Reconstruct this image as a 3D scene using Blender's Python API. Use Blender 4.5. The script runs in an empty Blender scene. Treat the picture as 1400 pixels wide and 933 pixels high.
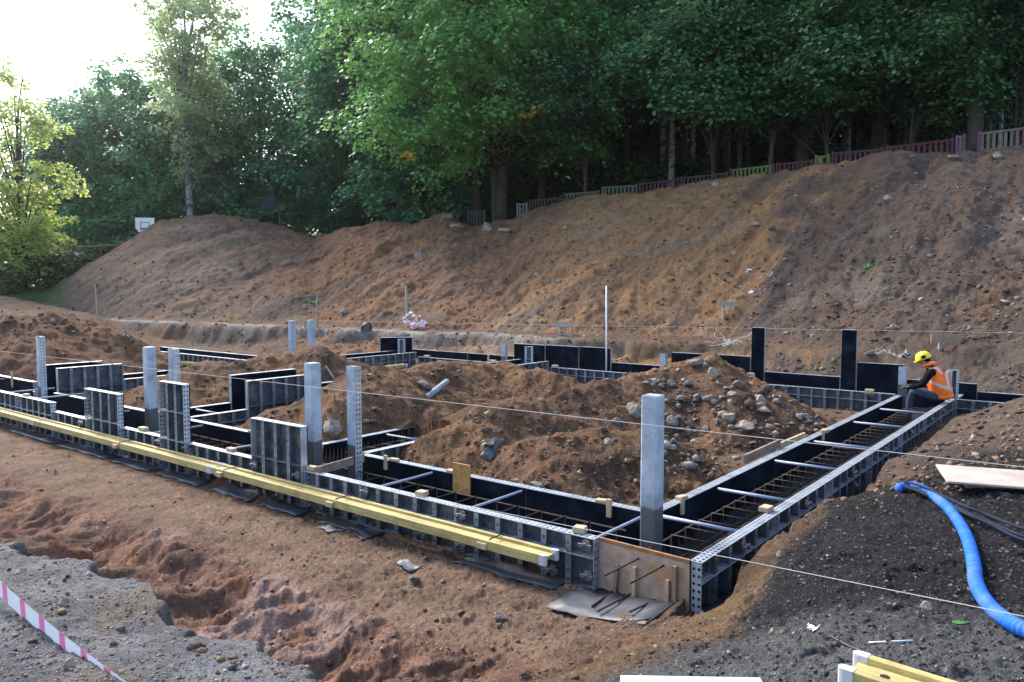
import bpy, bmesh, math, random
import numpy as np
from mathutils import Vector, Matrix, Euler

# ------------------------------------------------------------------ camera, sky, sun, exposure
SC = bpy.context.scene
COL = SC.collection
random.seed(7)
R = math.radians
FPX = 1067.0; CX, CY = 700.0, 466.5; CAMH = 2.0
PIT = math.atan((466.5 - 391.0) / FPX)
cam_d = bpy.data.cameras.new('camera'); cam = bpy.data.objects.new('camera', cam_d); COL.objects.link(cam)
cam.location = (0, 0, CAMH); cam.rotation_euler = (R(90) - PIT, 0, 0)
cam_d.sensor_width = 36.0; cam_d.lens = 36.0 * FPX / 1400.0
cam_d.clip_start = 0.05; cam_d.clip_end = 3000
SC.camera = cam

SUN_EL, SUN_AZ = 41.0, -40.0            # elevation, azimuth right of the view direction (+Y)
world = bpy.data.worlds.new('World'); SC.world = world; world.use_nodes = True
wn = world.node_tree.nodes; wl = world.node_tree.links
bg = wn['Background']
sky = wn.new('ShaderNodeTexSky'); sky.sky_type = 'NISHITA'; sky.sun_disc = False
sky.sun_elevation = R(SUN_EL); sky.sun_rotation = R(SUN_AZ % 360)
sky.air_density = 1.0; sky.dust_density = 2.0; sky.ozone_density = 1.0
wl.new(sky.outputs[0], bg.inputs[0]); bg.inputs[1].default_value = 0.11
sun_d = bpy.data.lights.new('sun', 'SUN'); sun_d.energy = 1.5; sun_d.angle = R(18); sun_d.color = (1.0, 0.95, 0.88)
sun = bpy.data.objects.new('sun', sun_d); COL.objects.link(sun)
sd = Vector((math.sin(R(SUN_AZ)) * math.cos(R(SUN_EL)), math.cos(R(SUN_AZ)) * math.cos(R(SUN_EL)), math.sin(R(SUN_EL))))
sun.rotation_euler = sd.to_track_quat('Z', 'Y').to_euler(); sun.location = sd * 60
SC.view_settings.view_transform = 'Standard'; SC.view_settings.look = 'None'
SC.view_settings.exposure = 2.2; SC.view_settings.gamma = 1.0; SC.view_settings.use_curve_mapping = False
SC.cycles.max_bounces = 6; SC.cycles.diffuse_bounces = 3; SC.cycles.glossy_bounces = 2
SC.cycles.transmission_bounces = 4; SC.cycles.transparent_max_bounces = 12
SC.cycles.caustics_reflective = False; SC.cycles.caustics_refractive = False

# ------------------------------------------------------------------ haze volume, added for the bright veil of lens flare
def haze():
    me = bpy.data.meshes.new('haze'); bm = bmesh.new(); bmesh.ops.create_cube(bm, size=1.0)
    for v_ in bm.verts: v_.co = Vector((v_.co.x * 2600, v_.co.y * 2600, -3 + (v_.co.z + .5) * 45))
    bm.to_mesh(me); bm.free(); m = bpy.data.materials.new('haze air'); m.use_nodes = True; n = m.node_tree.nodes; n.remove(n['Principled BSDF'])
    pv = n.new('ShaderNodeVolumePrincipled'); pv.inputs['Color'].default_value = (.93, .96, 1, 1); pv.inputs['Density'].default_value = .00042; pv.inputs['Anisotropy'].default_value = .88
    m.node_tree.links.new(pv.outputs[0], n['Material Output'].inputs['Volume']); me.materials.append(m); o = bpy.data.objects.new('haze', me); COL.objects.link(o); o['kind'] = 'stuff'; o['label'] = 'haze volume added to veil the trees towards the sun like lens flare'; o['category'] = 'haze'
haze()

# ------------------------------------------------------------------ survey: image rays and the site grid (u along the front wall, v along the right wall)
_c, _s = math.cos(PIT), math.sin(PIT)
def ray(px, py):
    a = (px - CX) / FPX; b = (CY - py) / FPX
    return np.array([a, _c + b * _s, -_s + b * _c])
def at(px, py, z):
    d = ray(px, py); return np.array([0, 0, CAMH]) + d * ((z - CAMH) / d[2])
def atD(px, py, D):
    d = ray(px, py); return np.array([0, 0, CAMH]) + d * (D / d[1])
TH = R(38.3)
V2 = np.array([math.sin(TH), math.cos(TH)]); U2 = np.array([-V2[1], V2[0]])
ORG = at(945, 767, 0)[:2]
def W(u, v, z=0.0):
    p = ORG + U2 * u + V2 * v; return np.array([p[0], p[1], z])
def uv_of(x, y):
    dx = x - ORG[0]; dy = y - ORG[1]
    return dx * U2[0] + dy * U2[1], dx * V2[0] + dy * V2[1]
def onv(px, py, v):
    d = ray(px, py); du, dv = d[:2] @ U2, d[:2] @ V2
    o = -ORG; ou, ov = o @ U2, o @ V2
    t = (v - ov) / dv
    return ou + t * du, CAMH + t * d[2]
def onu(px, py, u):
    d = ray(px, py); du, dv = d[:2] @ U2, d[:2] @ V2
    o = -ORG; ou, ov = o @ U2, o @ V2
    t = (u - ou) / du
    return ov + t * dv, CAMH + t * d[2]
ANG_U = math.atan2(U2[1], U2[0]); ANG_V = math.atan2(V2[1], V2[0])

# ------------------------------------------------------------------ noise
def _hash(ix, iy, seed):
    h = (ix.astype(np.int64) * 374761393 + iy.astype(np.int64) * 668265263 + seed * 1442695041) & 0xFFFFFFFF
    h = ((h ^ (h >> 13)) * 1274126177) & 0xFFFFFFFF
    h = ((h ^ (h >> 16)) * 2246822519) & 0xFFFFFFFF
    return ((h ^ (h >> 15)) & 0xFFFFFF) / float(0xFFFFFF)
def vnoise(x, y, seed=0):
    x0 = np.floor(x); y0 = np.floor(y); fx = x - x0; fy = y - y0
    fx = fx * fx * fx * (fx * (fx * 6 - 15) + 10); fy = fy * fy * fy * (fy * (fy * 6 - 15) + 10)
    x0 = x0.astype(np.int64); y0 = y0.astype(np.int64)
    a = _hash(x0, y0, seed); b = _hash(x0 + 1, y0, seed); c = _hash(x0, y0 + 1, seed); d = _hash(x0 + 1, y0 + 1, seed)
    return (a + (b - a) * fx) * (1 - fy) + (c + (d - c) * fx) * fy
def fbm(x, y, octs=4, seed=0, gain=0.5):
    s = 0; a = 1.0; n = 0
    for i in range(octs):
        ca, sa = math.cos(0.7 * i + seed), math.sin(0.7 * i + seed)
        s = s + a * (vnoise(x * ca - y * sa + 17.3 * i, x * sa + y * ca - 9.1 * i, seed + i * 13) - 0.5); n += a; a *= gain
        x = x * 2.03; y = y * 2.03
    return s / n * 2.0
def ridged(x, y, octs=4, seed=0):
    s = 0; a = 1.0; n = 0
    for i in range(octs):
        s = s + a * (1 - abs(2 * vnoise(x + 31.7 * i, y + 11.9 * i, seed + i * 7) - 1)); n += a; a *= 0.5
        x = x * 2.1; y = y * 2.1
    return s / n
def sstep(a, b, x):
    t = np.clip((x - a) / (b - a), 0, 1); return t * t * (3 - 2 * t)
def smax(a, b, k):
    h = np.clip(0.5 + 0.5 * (a - b) / k, 0, 1); return b * (1 - h) + a * h + k * h * (1 - h)

# ------------------------------------------------------------------ terrain height
FZ = -0.42                                              # trench floor
CH = [(0.02, 0.76, -0.02, 12.9), (0.02, 21.2, 0.07, 0.88), (4.77, 5.48, 0.5, 10.6), (8.82, 9.58, 0.5, 10.6),
      (13.42, 14.18, 0.5, 10.6), (-1.6, 15.0, 10.52, 11.38), (13.5, 21.2, 6.12, 6.88)]      # concrete channels: u0 u1 v0 v1
ctrl = []
for u in (0.5, 1.5, 3, 5, 7, 9, 12, 15, 19, 24):
    for v, z in ((-0.05, FZ), (-0.6, FZ), (-1.1, FZ), (-1.45, FZ - .02), (-1.75, -.60), (-2.25, -.74), (-2.75, -.50), (-3.0, -.08), (-3.7, .3)): 
        if not (u < .8 and v < -1): ctrl.append((*W(u, v)[:2], z))
for x, y, z in ((-3, 3, .42), (-1.2, 2.6, .42), (0, 1.8, .42), (1.5, 2, .43), (3, 3, .43), (-6, 3, .42), (0, 0, .42), (-3, -3, .42), (4, -3, .42), (-12, 4, .45), (8, 2, .5), (10, 6, .6), (0, -20, .45), (-25, -5, .5), (25, -5, .6)):
    ctrl.append((x, y, z))
for px, py, z in ((985, 828, -.22), (1040, 768, .0), (1130, 692, .1), (1240, 658, .24), (1000, 880, .12), (1100, 850, .3), (1300, 780, .36), (1400, 850, .4),
                  (1150, 930, .42), (900, 925, .16), (850, 900, .02), (790, 915, -.22), (700, 925, -.26), (640, 933, -.5), (930, 860, -.18), (880, 850, -.36),
                  (1200, 760, .3), (1350, 700, .38), (1300, 662, .38), (1400, 650, .42), (1250, 628, .08), (1300, 598, .14), (1350, 570, .22), (1400, 542, .36), (1100, 760, .25), (820, 850, -.42),
                  (700, 860, -.41), (1480, 520, .75), (1550, 600, .7)):
    ctrl.append((*at(px, py, z)[:2], z))
for u in (2, 5, 8, 11, 14, 18):
    for v in (2, 5, 8, 10, 12):
        ctrl.append((*W(u, v)[:2], -0.38))
for u, v, z in ((-.35, 3, -.3), (-.35, 6, -.22), (-.35, 9, -.2), (-.45, 11.5, -.3), (-3, 12, .5), (-6, 10, .8), (-4, 8, .6), (-3, 13, .5), (26, 4, -.2), (26, 9, -.38), (32, 5, .1), (20, 10.5, -.4), (23, 10, -.4), (29, 9, -.3), (40, 0, .8), (24, 1, .0)):
    ctrl.append((*W(u, v)[:2], z))
for px, py, D in ((0, 405, 38), (60, 412, 40), (110, 408, 40), (-100, 400, 36), (0, 425, 30), (100, 428, 30), (-200, 380, 45)):
    p = atD(px, py, D); ctrl.append((p[0], p[1], p[2]))
CT = np.array(ctrl)
def _solve_rbf(P, val):
    n = len(P); d = np.hypot(P[:, None, 0] - P[None, :, 0], P[:, None, 1] - P[None, :, 1])
    A = np.zeros((n + 3, n + 3)); A[:n, :n] = -d - 1e-3 * np.eye(n) * 0; A[:n, n] = 1; A[:n, n + 1:] = P; A[n, :n] = 1; A[n + 1:, :n] = P.T
    b = np.zeros(n + 3); b[:n] = val
    return np.linalg.lstsq(A, b, rcond=None)[0]
RB = _solve_rbf(CT[:, :2], CT[:, 2])
def rbf(x, y):
    out = np.full(x.shape, RB[-3]) + RB[-2] * x + RB[-1] * y
    for (cx, cy, _), w_ in zip(CT, RB[:-3]):
        out -= w_ * np.hypot(x - cx, y - cy)
    return out
CUT_U = [-8, 3, 5.15, 7.7, 10.8, 14, 17, 20, 23.5, 28, 32, 45]
CUT_V = [13.2, 13.2, 14.6, 13.9, 12.9, 13.2, 12.4, 12.4, 12.0, 11.4, 10.7, 9.5]
# spoil bank: px along the picture -> depth of crest, crest pixel row, depth of foot
CREST = [(-900, 402, 46, 41, 0), (-300, 402, 46, 41, 0), (-60, 400, 46, 41, 0), (60, 398, 46, 40, 0), (100, 374, 46, 38, 0), (150, 343, 48, 36, 0), (185, 322, 49, 35, 0), (222, 300, 50, 34.5, 0), (285, 293, 50, 34, 0), (345, 297, 50, 32.5, 0),
         (400, 311, 49, 30.5, 0), (432, 326, 47, 30, 0), (470, 311, 45.5, 29.5, .3), (520, 304, 44.5, 28.5, .5), (565, 304, 43.5, 27.5, .7), (610, 290, 42.5, 27, .8), (650, 304, 41.5, 26.5, .8), (700, 304, 40.5, 25.5, .8),
         (740, 286, 39.5, 25, .8), (800, 271, 38, 24, 1), (870, 269, 37, 23.3, 1), (930, 258, 36, 22.6, 1), (1000, 245, 34.5, 21.5, 1), (1060, 238, 33, 20.6, 1), (1120, 232, 31.5, 19.6, 1), (1160, 226, 30.5, 19, 1), (1205, 212, 29.5, 18.3, 1),
         (1255, 217, 29, 17.6, 1), (1320, 213, 28.5, 16.6, 1), (1400, 208, 28, 15.6, 1), (1600, 191, 27, 13.5, 1), (2600, 151, 27, 12, 1)]
CRX = np.array([(c[0] - CX) / FPX for c in CREST]); CRD = np.array([float(c[2]) for c in CREST]); CRF = np.array([float(c[3]) for c in CREST])
CRZ = np.array([atD(c[0], c[1], c[2])[2] for c in CREST]); CRZ = CRZ + np.array([.22 if c[0] > 690 else .0 for c in CREST]); CRP = np.array([float(c[4]) for c in CREST])
def bank(x, y, u, v):
    yy = np.maximum(y, 1.0); a = x / yy
    D = np.interp(a, CRX, CRD); z1 = np.interp(a, CRX, CRZ); F = np.interp(a, CRX, CRF); pl = np.interp(a, CRX, CRP)
    wob = fbm(u * .22, v * .22, 3, 5)
    F = F + wob * .8
    t = (y - F) / (D - F)
    ramp = 0.5 + (z1 - 0.5) * t
    back_plateau = z1 - 0.35 - 0.0 * (y - D)
    back_fall = np.maximum(z1 - (y - D) * 0.5, 1.9)
    back = back_plateau * pl + back_fall * (1 - pl)
    z = np.where(t < 1, ramp, np.minimum(back, z1))
    z = np.where(t < 0, 0.5 + (z1 - .5) * t * .6, z)
    soft = np.exp(-((t - 1) / 0.06) ** 2) * 0.12
    amp = sstep(-.05, .25, t) * (1 - sstep(.82, 1.1, t) * .6)
    smooth = 1 - .6 * np.exp(-((a - .18) / .13) ** 2)
    streak = (fbm(u * .8, v * .22, 4, 21) * .28 + (ridged(u * .32, v * .12, 3, 33) - .5) * .5) * smooth
    lump = fbm(u * 1.6, v * 1.0, 5, 41, .6) * .20
    return z - soft + amp * (streak + lump * .9) * np.where(a < -.24, .6, 1), t
# piles inside the formwork cells and left of them: ridge segments (px, py, D) - (px, py, D), slope, rounding
def gp(px, py, D):
    p = atD(px, py, D); return p
PILES = [((635, 567, 10.0), (757, 541, 11.4), .62), ((757, 541, 11.4), (860, 516, 12.8), .62), ((860, 516, 12.8), (890, 506, 13.4), .6), ((895, 507, 13.5), (952, 488, 13.6), .66), ((952, 488, 13.6), (985, 505, 12.9), .62), ((760, 600, 9.2), (850, 590, 9.6), .55),
         ((452, 560, 10.3), (515, 508, 12.4), .6), ((515, 508, 12.4), (612, 500, 14.2), .55), ((612, 500, 14.2), (690, 499, 15.2), .55), ((690, 499, 15.2), (740, 505, 14.6), .55), ((740, 505, 14.6), (790, 526, 14.2), .55), ((395, 555, 11.4), (470, 540, 11.4), .55),
         ((285, 497, 15.2), (345, 487, 16.2), .55), ((345, 490, 16.2), (424, 476, 17.0), .55), ((424, 476, 17.0), (505, 500, 17.2), .55),
         ((-260, 436, 18.5), (-60, 431, 20.0), .5), ((-60, 431, 20.0), (60, 431, 21.0), .5), ((60, 431, 21.0), (140, 437, 22.0), .52), ((140, 437, 22.0), (178, 465, 21.5), .6)]
PSEG = [(gp(*a), gp(*b), s) for a, b, s in PILES]
def piles(x, y, u, v):
    out = np.full(x.shape, -5.0)
    wx = x + fbm(x * .9, y * .9, 3, 61) * .35; wy = y + fbm(x * .9, y * .9, 3, 67) * .35
    for a, b, s in PSEG:
        dx, dy = b[0] - a[0], b[1] - a[1]; L2 = dx * dx + dy * dy
        t = np.clip(((wx - a[0]) * dx + (wy - a[1]) * dy) / L2, 0, 1)
        d = np.hypot(wx - a[0] - t * dx, wy - a[1] - t * dy)
        h = a[2] + (b[2] - a[2]) * t - s * (np.sqrt(d * d + .09) - .3)
        out = smax(out, h, .10)
    return out
def rect_dist(u, v, r):
    du = np.maximum(np.maximum(r[0] - u, u - r[1]), 0); dv = np.maximum(np.maximum(r[2] - v, v - r[3]), 0)
    return np.hypot(du, dv)
def edge_v(u):                                            # ragged edge of the old asphalt in the left foreground
    return -3.20 + .08 * (vnoise(u * 1.1, u * 0 + 2.2, 3) - .5) * 2 + .04 * (vnoise(u * 17, u * 0 + 1.2, 19) - .5) * 2 + .08 * (vnoise(u * 6.0, u * 0 + 4.2, 9) - .5) * 2
def height(x, y, full=False):
    x = np.asarray(x, float); y = np.asarray(y, float)
    u, v = uv_of(x, y); r = np.hypot(x, y)
    z = rbf(x, y)
    # cut face behind the building pit
    cutv = np.interp(u, CUT_U, CUT_V) + fbm(u * .8, v * .3, 3, 77) * .35
    f = sstep(-.35, .35, v - cutv) * sstep(-9, -6, u)
    far = 0.47 + np.clip((v - cutv) * 0.012, 0, .6)
    rb = z
    z = np.where(v > 6, z * (1 - f) + np.maximum(z, far) * f if False else z * (1 - f) + far * f, z)
    # old asphalt lip
    ev = edge_v(u); front = sstep(-1.0, 0.2, u)
    lip = sstep(.09, -.05, v - ev + .07 * fbm(x * 5, y * 5, 3, 87)) * front
    top = .40 + .03 * fbm(x * .8, y * .8, 3, 5) - .05 * sstep(-.45, .05, v - ev) * (.5 + fbm(x * 3, y * 3, 3, 89)) + .018 * fbm(x * 6, y * 6, 4, 88)
    near = sstep(9, 5, r)
    asph = lip
    z = z * (1 - lip * near) + top * lip * near
    vb = v + .28 * fbm(u * .5, v * .2, 3, 83)
    slopezone = sstep(-.1, .25, -vb - 1.3) * (1 - lip) * sstep(-.2, 1.0, u) * sstep(26, 18, u)
    rill = (ridged(u * 1.9 + v * .7, v * .45, 4, 91) - .6) * .30 + fbm(u * 2.2, v * 1.4, 4, 95) * .13
    z = z + slopezone * rill * sstep(-3.2, -2.6, v) * sstep(-1.15, -1.7, v) + slopezone * (.4 - abs(fbm(u * 4.2, v * 3.0, 4, 97))) * .10 * sstep(-1.1, -1.6, v)
    # piles
    pz = piles(x, y, u, v) + fbm(x * 1.5, y * 1.5, 5, 51, .6) * .13 + fbm(x * 5, y * 5, 3, 53) * .03 + (ridged(x * 2.1, y * 2.1, 3, 57) - .6) * .08
    ismound = sstep(-.02, .08, pz - z)
    z = smax(z, pz, .06)
    # foundations keep the soil back
    lim = np.full(x.shape, 9.0)
    for i, rc in enumerate(CH):
        d = rect_dist(u, v, (rc[0] - .1, rc[1] + .1, rc[2] - .1, rc[3] + .1))
        if i in (2,):
            d = np.where(v > 3.1, 9, d + np.clip(v - 2.2, 0, 9) * .6)
        if i == 0: d = np.where(u < .4, d * 1.0, d)
        lim = np.minimum(lim, -.07 + d * .8)
    z = np.where(lim < 5, np.minimum(z, np.maximum(lim, -.07)), z)
    # narrow gap along the outer right wall and the back walls
    gapr = np.where((u < 0.02) & (v > -.3) & (v < 12.9), -.40 + np.maximum(-u - .26 - .12 * fbm(u * 3, v * 3, 3, 131), 0) * (4.5 - 3.0 * sstep(3.5, 6, v)) + sstep(4, 9, v) * .16, 9)
    z = np.minimum(z, gapr)
    gapb = np.where((v > 11.38) & (u > -1.6) & (u < 15.2), -.40 + np.maximum(v - 12.0, 0) * 3.0, 9)
    z = np.minimum(z, gapb)
    for i, rc in enumerate(CH):
        ins = (u > rc[0]) & (u < rc[1]) & (v > rc[2]) & (v < rc[3])
        if i == 2: ins = ins & (v < 2.6)
        z = np.where(ins, FZ + .01 * fbm(x * 3, y * 3, 2, 3), z)
    # spoil bank
    bz, bt = bank(x, y, u, v)
    isb = sstep(-.1, .1, bz - z) * (y > 12)
    z = np.where(y > 12, smax(z, bz, .12), z)
    # general roughness
    z = z - .14 * np.exp(-((v - cutv) / .35) ** 2) * (v > 6) * (ridged(u * 2.4, v * .3, 3, 157) - .3)
    rough = np.clip(1 - asph, .25, 1)
    z = z + rough * (fbm(x * 3.2, y * 3.2, 4, 11, .6) * .04) + rough * (.3 - abs(fbm(x * 7, y * 7, 4, 15, .7))) * .035
    z = z + isb * (fbm(x * 2.0, y * 2.0, 4, 17, .65) * .12 + (.35 - abs(fbm(x * 1.1, y * 1.1, 5, 19, .65))) * .16)
    fine = sstep(13, 7, r) * np.clip(1 - .6 * asph, 0, 1)
    z = z + fine * ((.33 - abs(fbm(x * 15, y * 15, 3, 141, .7))) * .022 + sstep(.25, .6, fbm(x * 6, y * 6, 3, 143)) * .025)
    if full: return z, u, v, dict(asph=asph, slope=slopezone, mound=ismound, bank=isb, bt=bt, cut=f, cutv=cutv)
    return z
def h1(x, y): return float(height(np.array([x]), np.array([y]))[0])
def hit(px, py):                                          # first ground point along an image ray
    d = ray(px, py); t = np.concatenate([np.arange(1.5, 20, .05), np.arange(20, 75, .15)]) / d[1]
    X = d[0] * t; Y = d[1] * t; Z = CAMH + d[2] * t
    g = Z - height(X, Y); k = int(np.argmax(g < 0))
    if g[k] >= 0: k = len(t) - 1
    if k > 0 and g[k] < 0:
        w_ = g[k - 1] / (g[k - 1] - g[k]); return np.array([X[k - 1] + (X[k] - X[k - 1]) * w_, Y[k - 1] + (Y[k] - Y[k - 1]) * w_, Z[k - 1] + (Z[k] - Z[k - 1]) * w_])
    return np.array([X[k], Y[k], Z[k]])

# ------------------------------------------------------------------ materials
def nodes_of(m): return m.node_tree.nodes, m.node_tree.links
def mat(name, base, rough=.7, metal=0.0, var=.25, vscale=6.0, bump=0.0, bscale=40.0, spec=.4, dark=None, dscale=3.0, damt=.0):
    m = bpy.data.materials.new(name); m.use_nodes = True; n, l = nodes_of(m); b = n['Principled BSDF']
    b.inputs['Roughness'].default_value = rough; b.inputs['Metallic'].default_value = metal; b.inputs['Specular IOR Level'].default_value = spec
    tc = n.new('ShaderNodeTexCoord'); nz = n.new('ShaderNodeTexNoise'); nz.inputs['Scale'].default_value = vscale; nz.inputs['Detail'].default_value = 6
    nz.inputs['Roughness'].default_value = .65
    oi = n.new('ShaderNodeObjectInfo'); off = n.new('ShaderNodeVectorMath'); off.operation = 'MULTIPLY_ADD'; off.inputs[1].default_value = (37., 23., 51.); l.new(oi.outputs['Random'], off.inputs[0]); l.new(tc.outputs['Object'], off.inputs[2])
    l.new(off.outputs[0], nz.inputs['Vector'])
    mx = n.new('ShaderNodeMix'); mx.data_type = 'RGBA'
    lo = [c * (1 - var) for c in base]; hi = [min(1, c * (1 + var)) for c in base]
    mx.inputs[6].default_value = (*lo, 1); mx.inputs[7].default_value = (*hi, 1)
    rmp = n.new('ShaderNodeMapRange'); rmp.inputs[1].default_value = .3; rmp.inputs[2].default_value = .7
    l.new(nz.outputs['Fac'], rmp.inputs[0]); l.new(rmp.outputs[0], mx.inputs[0])
    out = mx.outputs[2]
    if dark is not None:
        n2 = n.new('ShaderNodeTexNoise'); n2.inputs['Scale'].default_value = dscale; n2.inputs['Detail'].default_value = 8; n2.inputs['Roughness'].default_value = .7
        l.new(off.outputs[0], n2.inputs['Vector'])
        r2 = n.new('ShaderNodeMapRange'); r2.inputs[1].default_value = .48; r2.inputs[2].default_value = .62; r2.inputs[4].default_value = damt
        l.new(n2.outputs['Fac'], r2.inputs[0])
        m2 = n.new('ShaderNodeMix'); m2.data_type = 'RGBA'; m2.inputs[7].default_value = (*dark, 1)
        l.new(out, m2.inputs[6]); l.new(r2.outputs[0], m2.inputs[0]); out = m2.outputs[2]
    l.new(out, b.inputs['Base Color'])
    if bump:
        nb = n.new('ShaderNodeTexNoise'); nb.inputs['Scale'].default_value = bscale; nb.inputs['Detail'].default_value = 5
        l.new(tc.outputs['Object'], nb.inputs['Vector'])
        bp = n.new('ShaderNodeBump'); bp.inputs['Strength'].default_value = bump; bp.inputs['Distance'].default_value = .02
        l.new(nb.outputs['Fac'], bp.inputs['Height']); l.new(bp.outputs[0], b.inputs['Normal'])
    return m
def perforate(m, pitch=.055, row=.021, rad=.0125):          # real see-through holes in the plates, from the plates' own UV (metres)
    n, l = nodes_of(m); b = n['Principled BSDF']; o = n['Material Output']
    uvn = n.new('ShaderNodeUVMap'); uvn.uv_map = 'uv'; sp = n.new('ShaderNodeSeparateXYZ'); l.new(uvn.outputs[0], sp.inputs[0])
    def M(op, a, b_=None):
        k = n.new('ShaderNodeMath'); k.operation = op
        for i, q in enumerate((a, b_)):
            if q is None: continue
            if isinstance(q, (int, float)): k.inputs[i].default_value = q
            else: l.new(q, k.inputs[i])
        return k.outputs[0]
    fx = M('SUBTRACT', M('FRACT', M('DIVIDE', sp.outputs[0], pitch)), .5); fx = M('MULTIPLY', fx, pitch)
    fy = M('SUBTRACT', M('ABSOLUTE', sp.outputs[1]), row)
    d = M('SQRT', M('ADD', M('MULTIPLY', fx, fx), M('MULTIPLY', fy, fy)))
    mask = M('LESS_THAN', d, rad)
    tr = n.new('ShaderNodeBsdfTransparent'); mx = n.new('ShaderNodeMixShader')
    l.new(mask, mx.inputs[0]); l.new(b.outputs[0], mx.inputs[1]); l.new(tr.outputs[0], mx.inputs[2]); l.new(mx.outputs[0], o.inputs[0])
    return m
M_ = {}
M_['galv'] = mat('galvanised steel', (.42, .47, .53), .42, .55, .22, 9, .06, 60, dark=(.16, .17, .19), dscale=4, damt=.45)
M_['galvp'] = perforate(mat('perforated galvanised steel', (.46, .51, .57), .42, .5, .2, 9, .05, 60, dark=(.18, .19, .21), dscale=5, damt=.4))
M_['rib'] = mat('weathered rib steel', (.15, .175, .215), .6, .4, .35, 7, .1, 50, dark=(.05, .055, .07), dscale=6, damt=.7)
M_['ribp'] = perforate(mat('weathered perforated rib steel', (.22, .25, .30), .5, .5, .3, 7, .1, 50, dark=(.06, .065, .08), dscale=6, damt=.6), .075, 0.0, .014)
M_['ply'] = mat('dark blue black phenolic plywood', (.004, .006, .011), .85, 0, .5, 3, .04, 30, spec=.05, dark=(.02, .026, .04), dscale=2.2, damt=.55)
M_['plyback'] = mat('plywood back grey', (.05, .058, .072), .75, 0, .5, 5, .1, 40, dark=(.19, .19, .19), dscale=6, damt=.55)
M_['yellow'] = mat('yellow lacquered timber', (.52, .40, .10), .5, 0, .16, 5, .08, 60, dark=(.30, .24, .07), dscale=9, damt=.5)
def grain(m, amt=.35):                                       # wood grain running along the piece
    n, l = nodes_of(m); b = n['Principled BSDF']; src = b.inputs['Base Color'].links[0].from_socket; tc = n.new('ShaderNodeTexCoord'); mp = n.new('ShaderNodeMapping'); mp.inputs['Scale'].default_value = (1.6, 38, 38); l.new(tc.outputs['Object'], mp.inputs[0])
    nz = n.new('ShaderNodeTexNoise'); nz.inputs['Scale'].default_value = 1.6; nz.inputs['Detail'].default_value = 6; l.new(mp.outputs[0], nz.inputs['Vector']); mr = n.new('ShaderNodeMapRange'); mr.inputs[1].default_value = .3; mr.inputs[2].default_value = .7; mr.inputs[3].default_value = 1 - amt; mr.inputs[4].default_value = 1 + amt * .6; l.new(nz.outputs['Fac'], mr.inputs[0])
    vm = n.new('ShaderNodeVectorMath'); vm.operation = 'SCALE'; l.new(src, vm.inputs[0]); l.new(mr.outputs[0], vm.inputs['Scale']); l.new(vm.outputs[0], b.inputs['Base Color']); return m
M_['yellow'] = grain(mat('yellow lacquered timber', (.43, .345, .13), .7, 0, .22, 3, .08, 60, dark=(.27, .20, .09), dscale=5, damt=.6), .3)
M_['cap'] = mat('pale plastic end cap', (.46, .47, .50), .45, 0, .08)
M_['wood'] = mat('raw timber block', (.44, .32, .20), .75, 0, .25, 14, .15, 60)
M_['oldwood'] = mat('weathered plank', (.22, .165, .12), .8, 0, .35, 8, .2, 50, dark=(.07, .05, .04), dscale=5, damt=.7)
M_['osb'] = mat('pale worn OSB board', (.36, .255, .185), .8, 0, .25, 14, .15, 70, dark=(.36, .17, .05), dscale=3.2, damt=.85)
M_['osbedge'] = mat('wet brown OSB edge', (.26, .13, .05), .75, 0, .35, 14, .2, 60)
M_['osby'] = mat('orange OSB board', (.40, .20, .06), .8, 0, .4, 30, .2, 70)
M_['rebar'] = mat('brown rusty rebar', (.065, .042, .03), .75, .3, .35, 30, .3, 200)
M_['tube'] = mat('blue grey plastic spacer tube', (.27, .30, .39), .5, 0, .12)
M_['rubber'] = mat('dark grey membrane', (.055, .062, .078), .55, 0, .3, 5, .15, 30, dark=(.13, .12, .11), dscale=4, damt=.5)
M_['white'] = mat('white plastic', (.75, .76, .78), .5, 0, .06)
M_['string'] = mat('pale mason string', (.42, .40, .38), .8, 0, .1)
M_['hose'] = mat('blue ribbed plastic hose', (.012, .115, .50), .7, 0, .2, 8, .1, 30, spec=.2, dark=(.10, .14, .24), dscale=4, damt=.6)
M_['cable'] = mat('dark blue rubber cable', (.012, .018, .035), .75, 0, .2, spec=.15)
M_['black'] = mat('black plastic', (.015, .016, .018), .5, 0, .2)
M_['pipe'] = mat('grey plastic pipe', (.22, .25, .28), .5, 0, .15)
M_['rock'] = mat('pale grey brown rock', (.27, .225, .185), .9, 0, .35, 4, .5, 20, dark=(.13, .085, .06), dscale=2.5, damt=.8)
M_['rockd'] = mat('dark grey rock', (.145, .13, .12), .9, 0, .35, 4, .5, 20, dark=(.10, .065, .045), dscale=2.5, damt=.7)
M_['sheet'] = mat('bleached plywood sheet', (.36, .31, .27), .8, 0, .2, 3, .1, 30, dark=(.26, .21, .17), dscale=2, damt=.6)
M_['bluegrey'] = mat('pale blue grey board', (.46, .52, .58), .5, 0, .12, 4, dark=(.34, .38, .40), dscale=5, damt=.5)
M_['brownboard'] = mat('brown board', (.30, .20, .135), .8, 0, .2, 8, .1, 40)
M_['stake'] = mat('grey green timber stake', (.25, .26, .19), .8, 0, .3, 12)
M_['concrete'] = None

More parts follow.
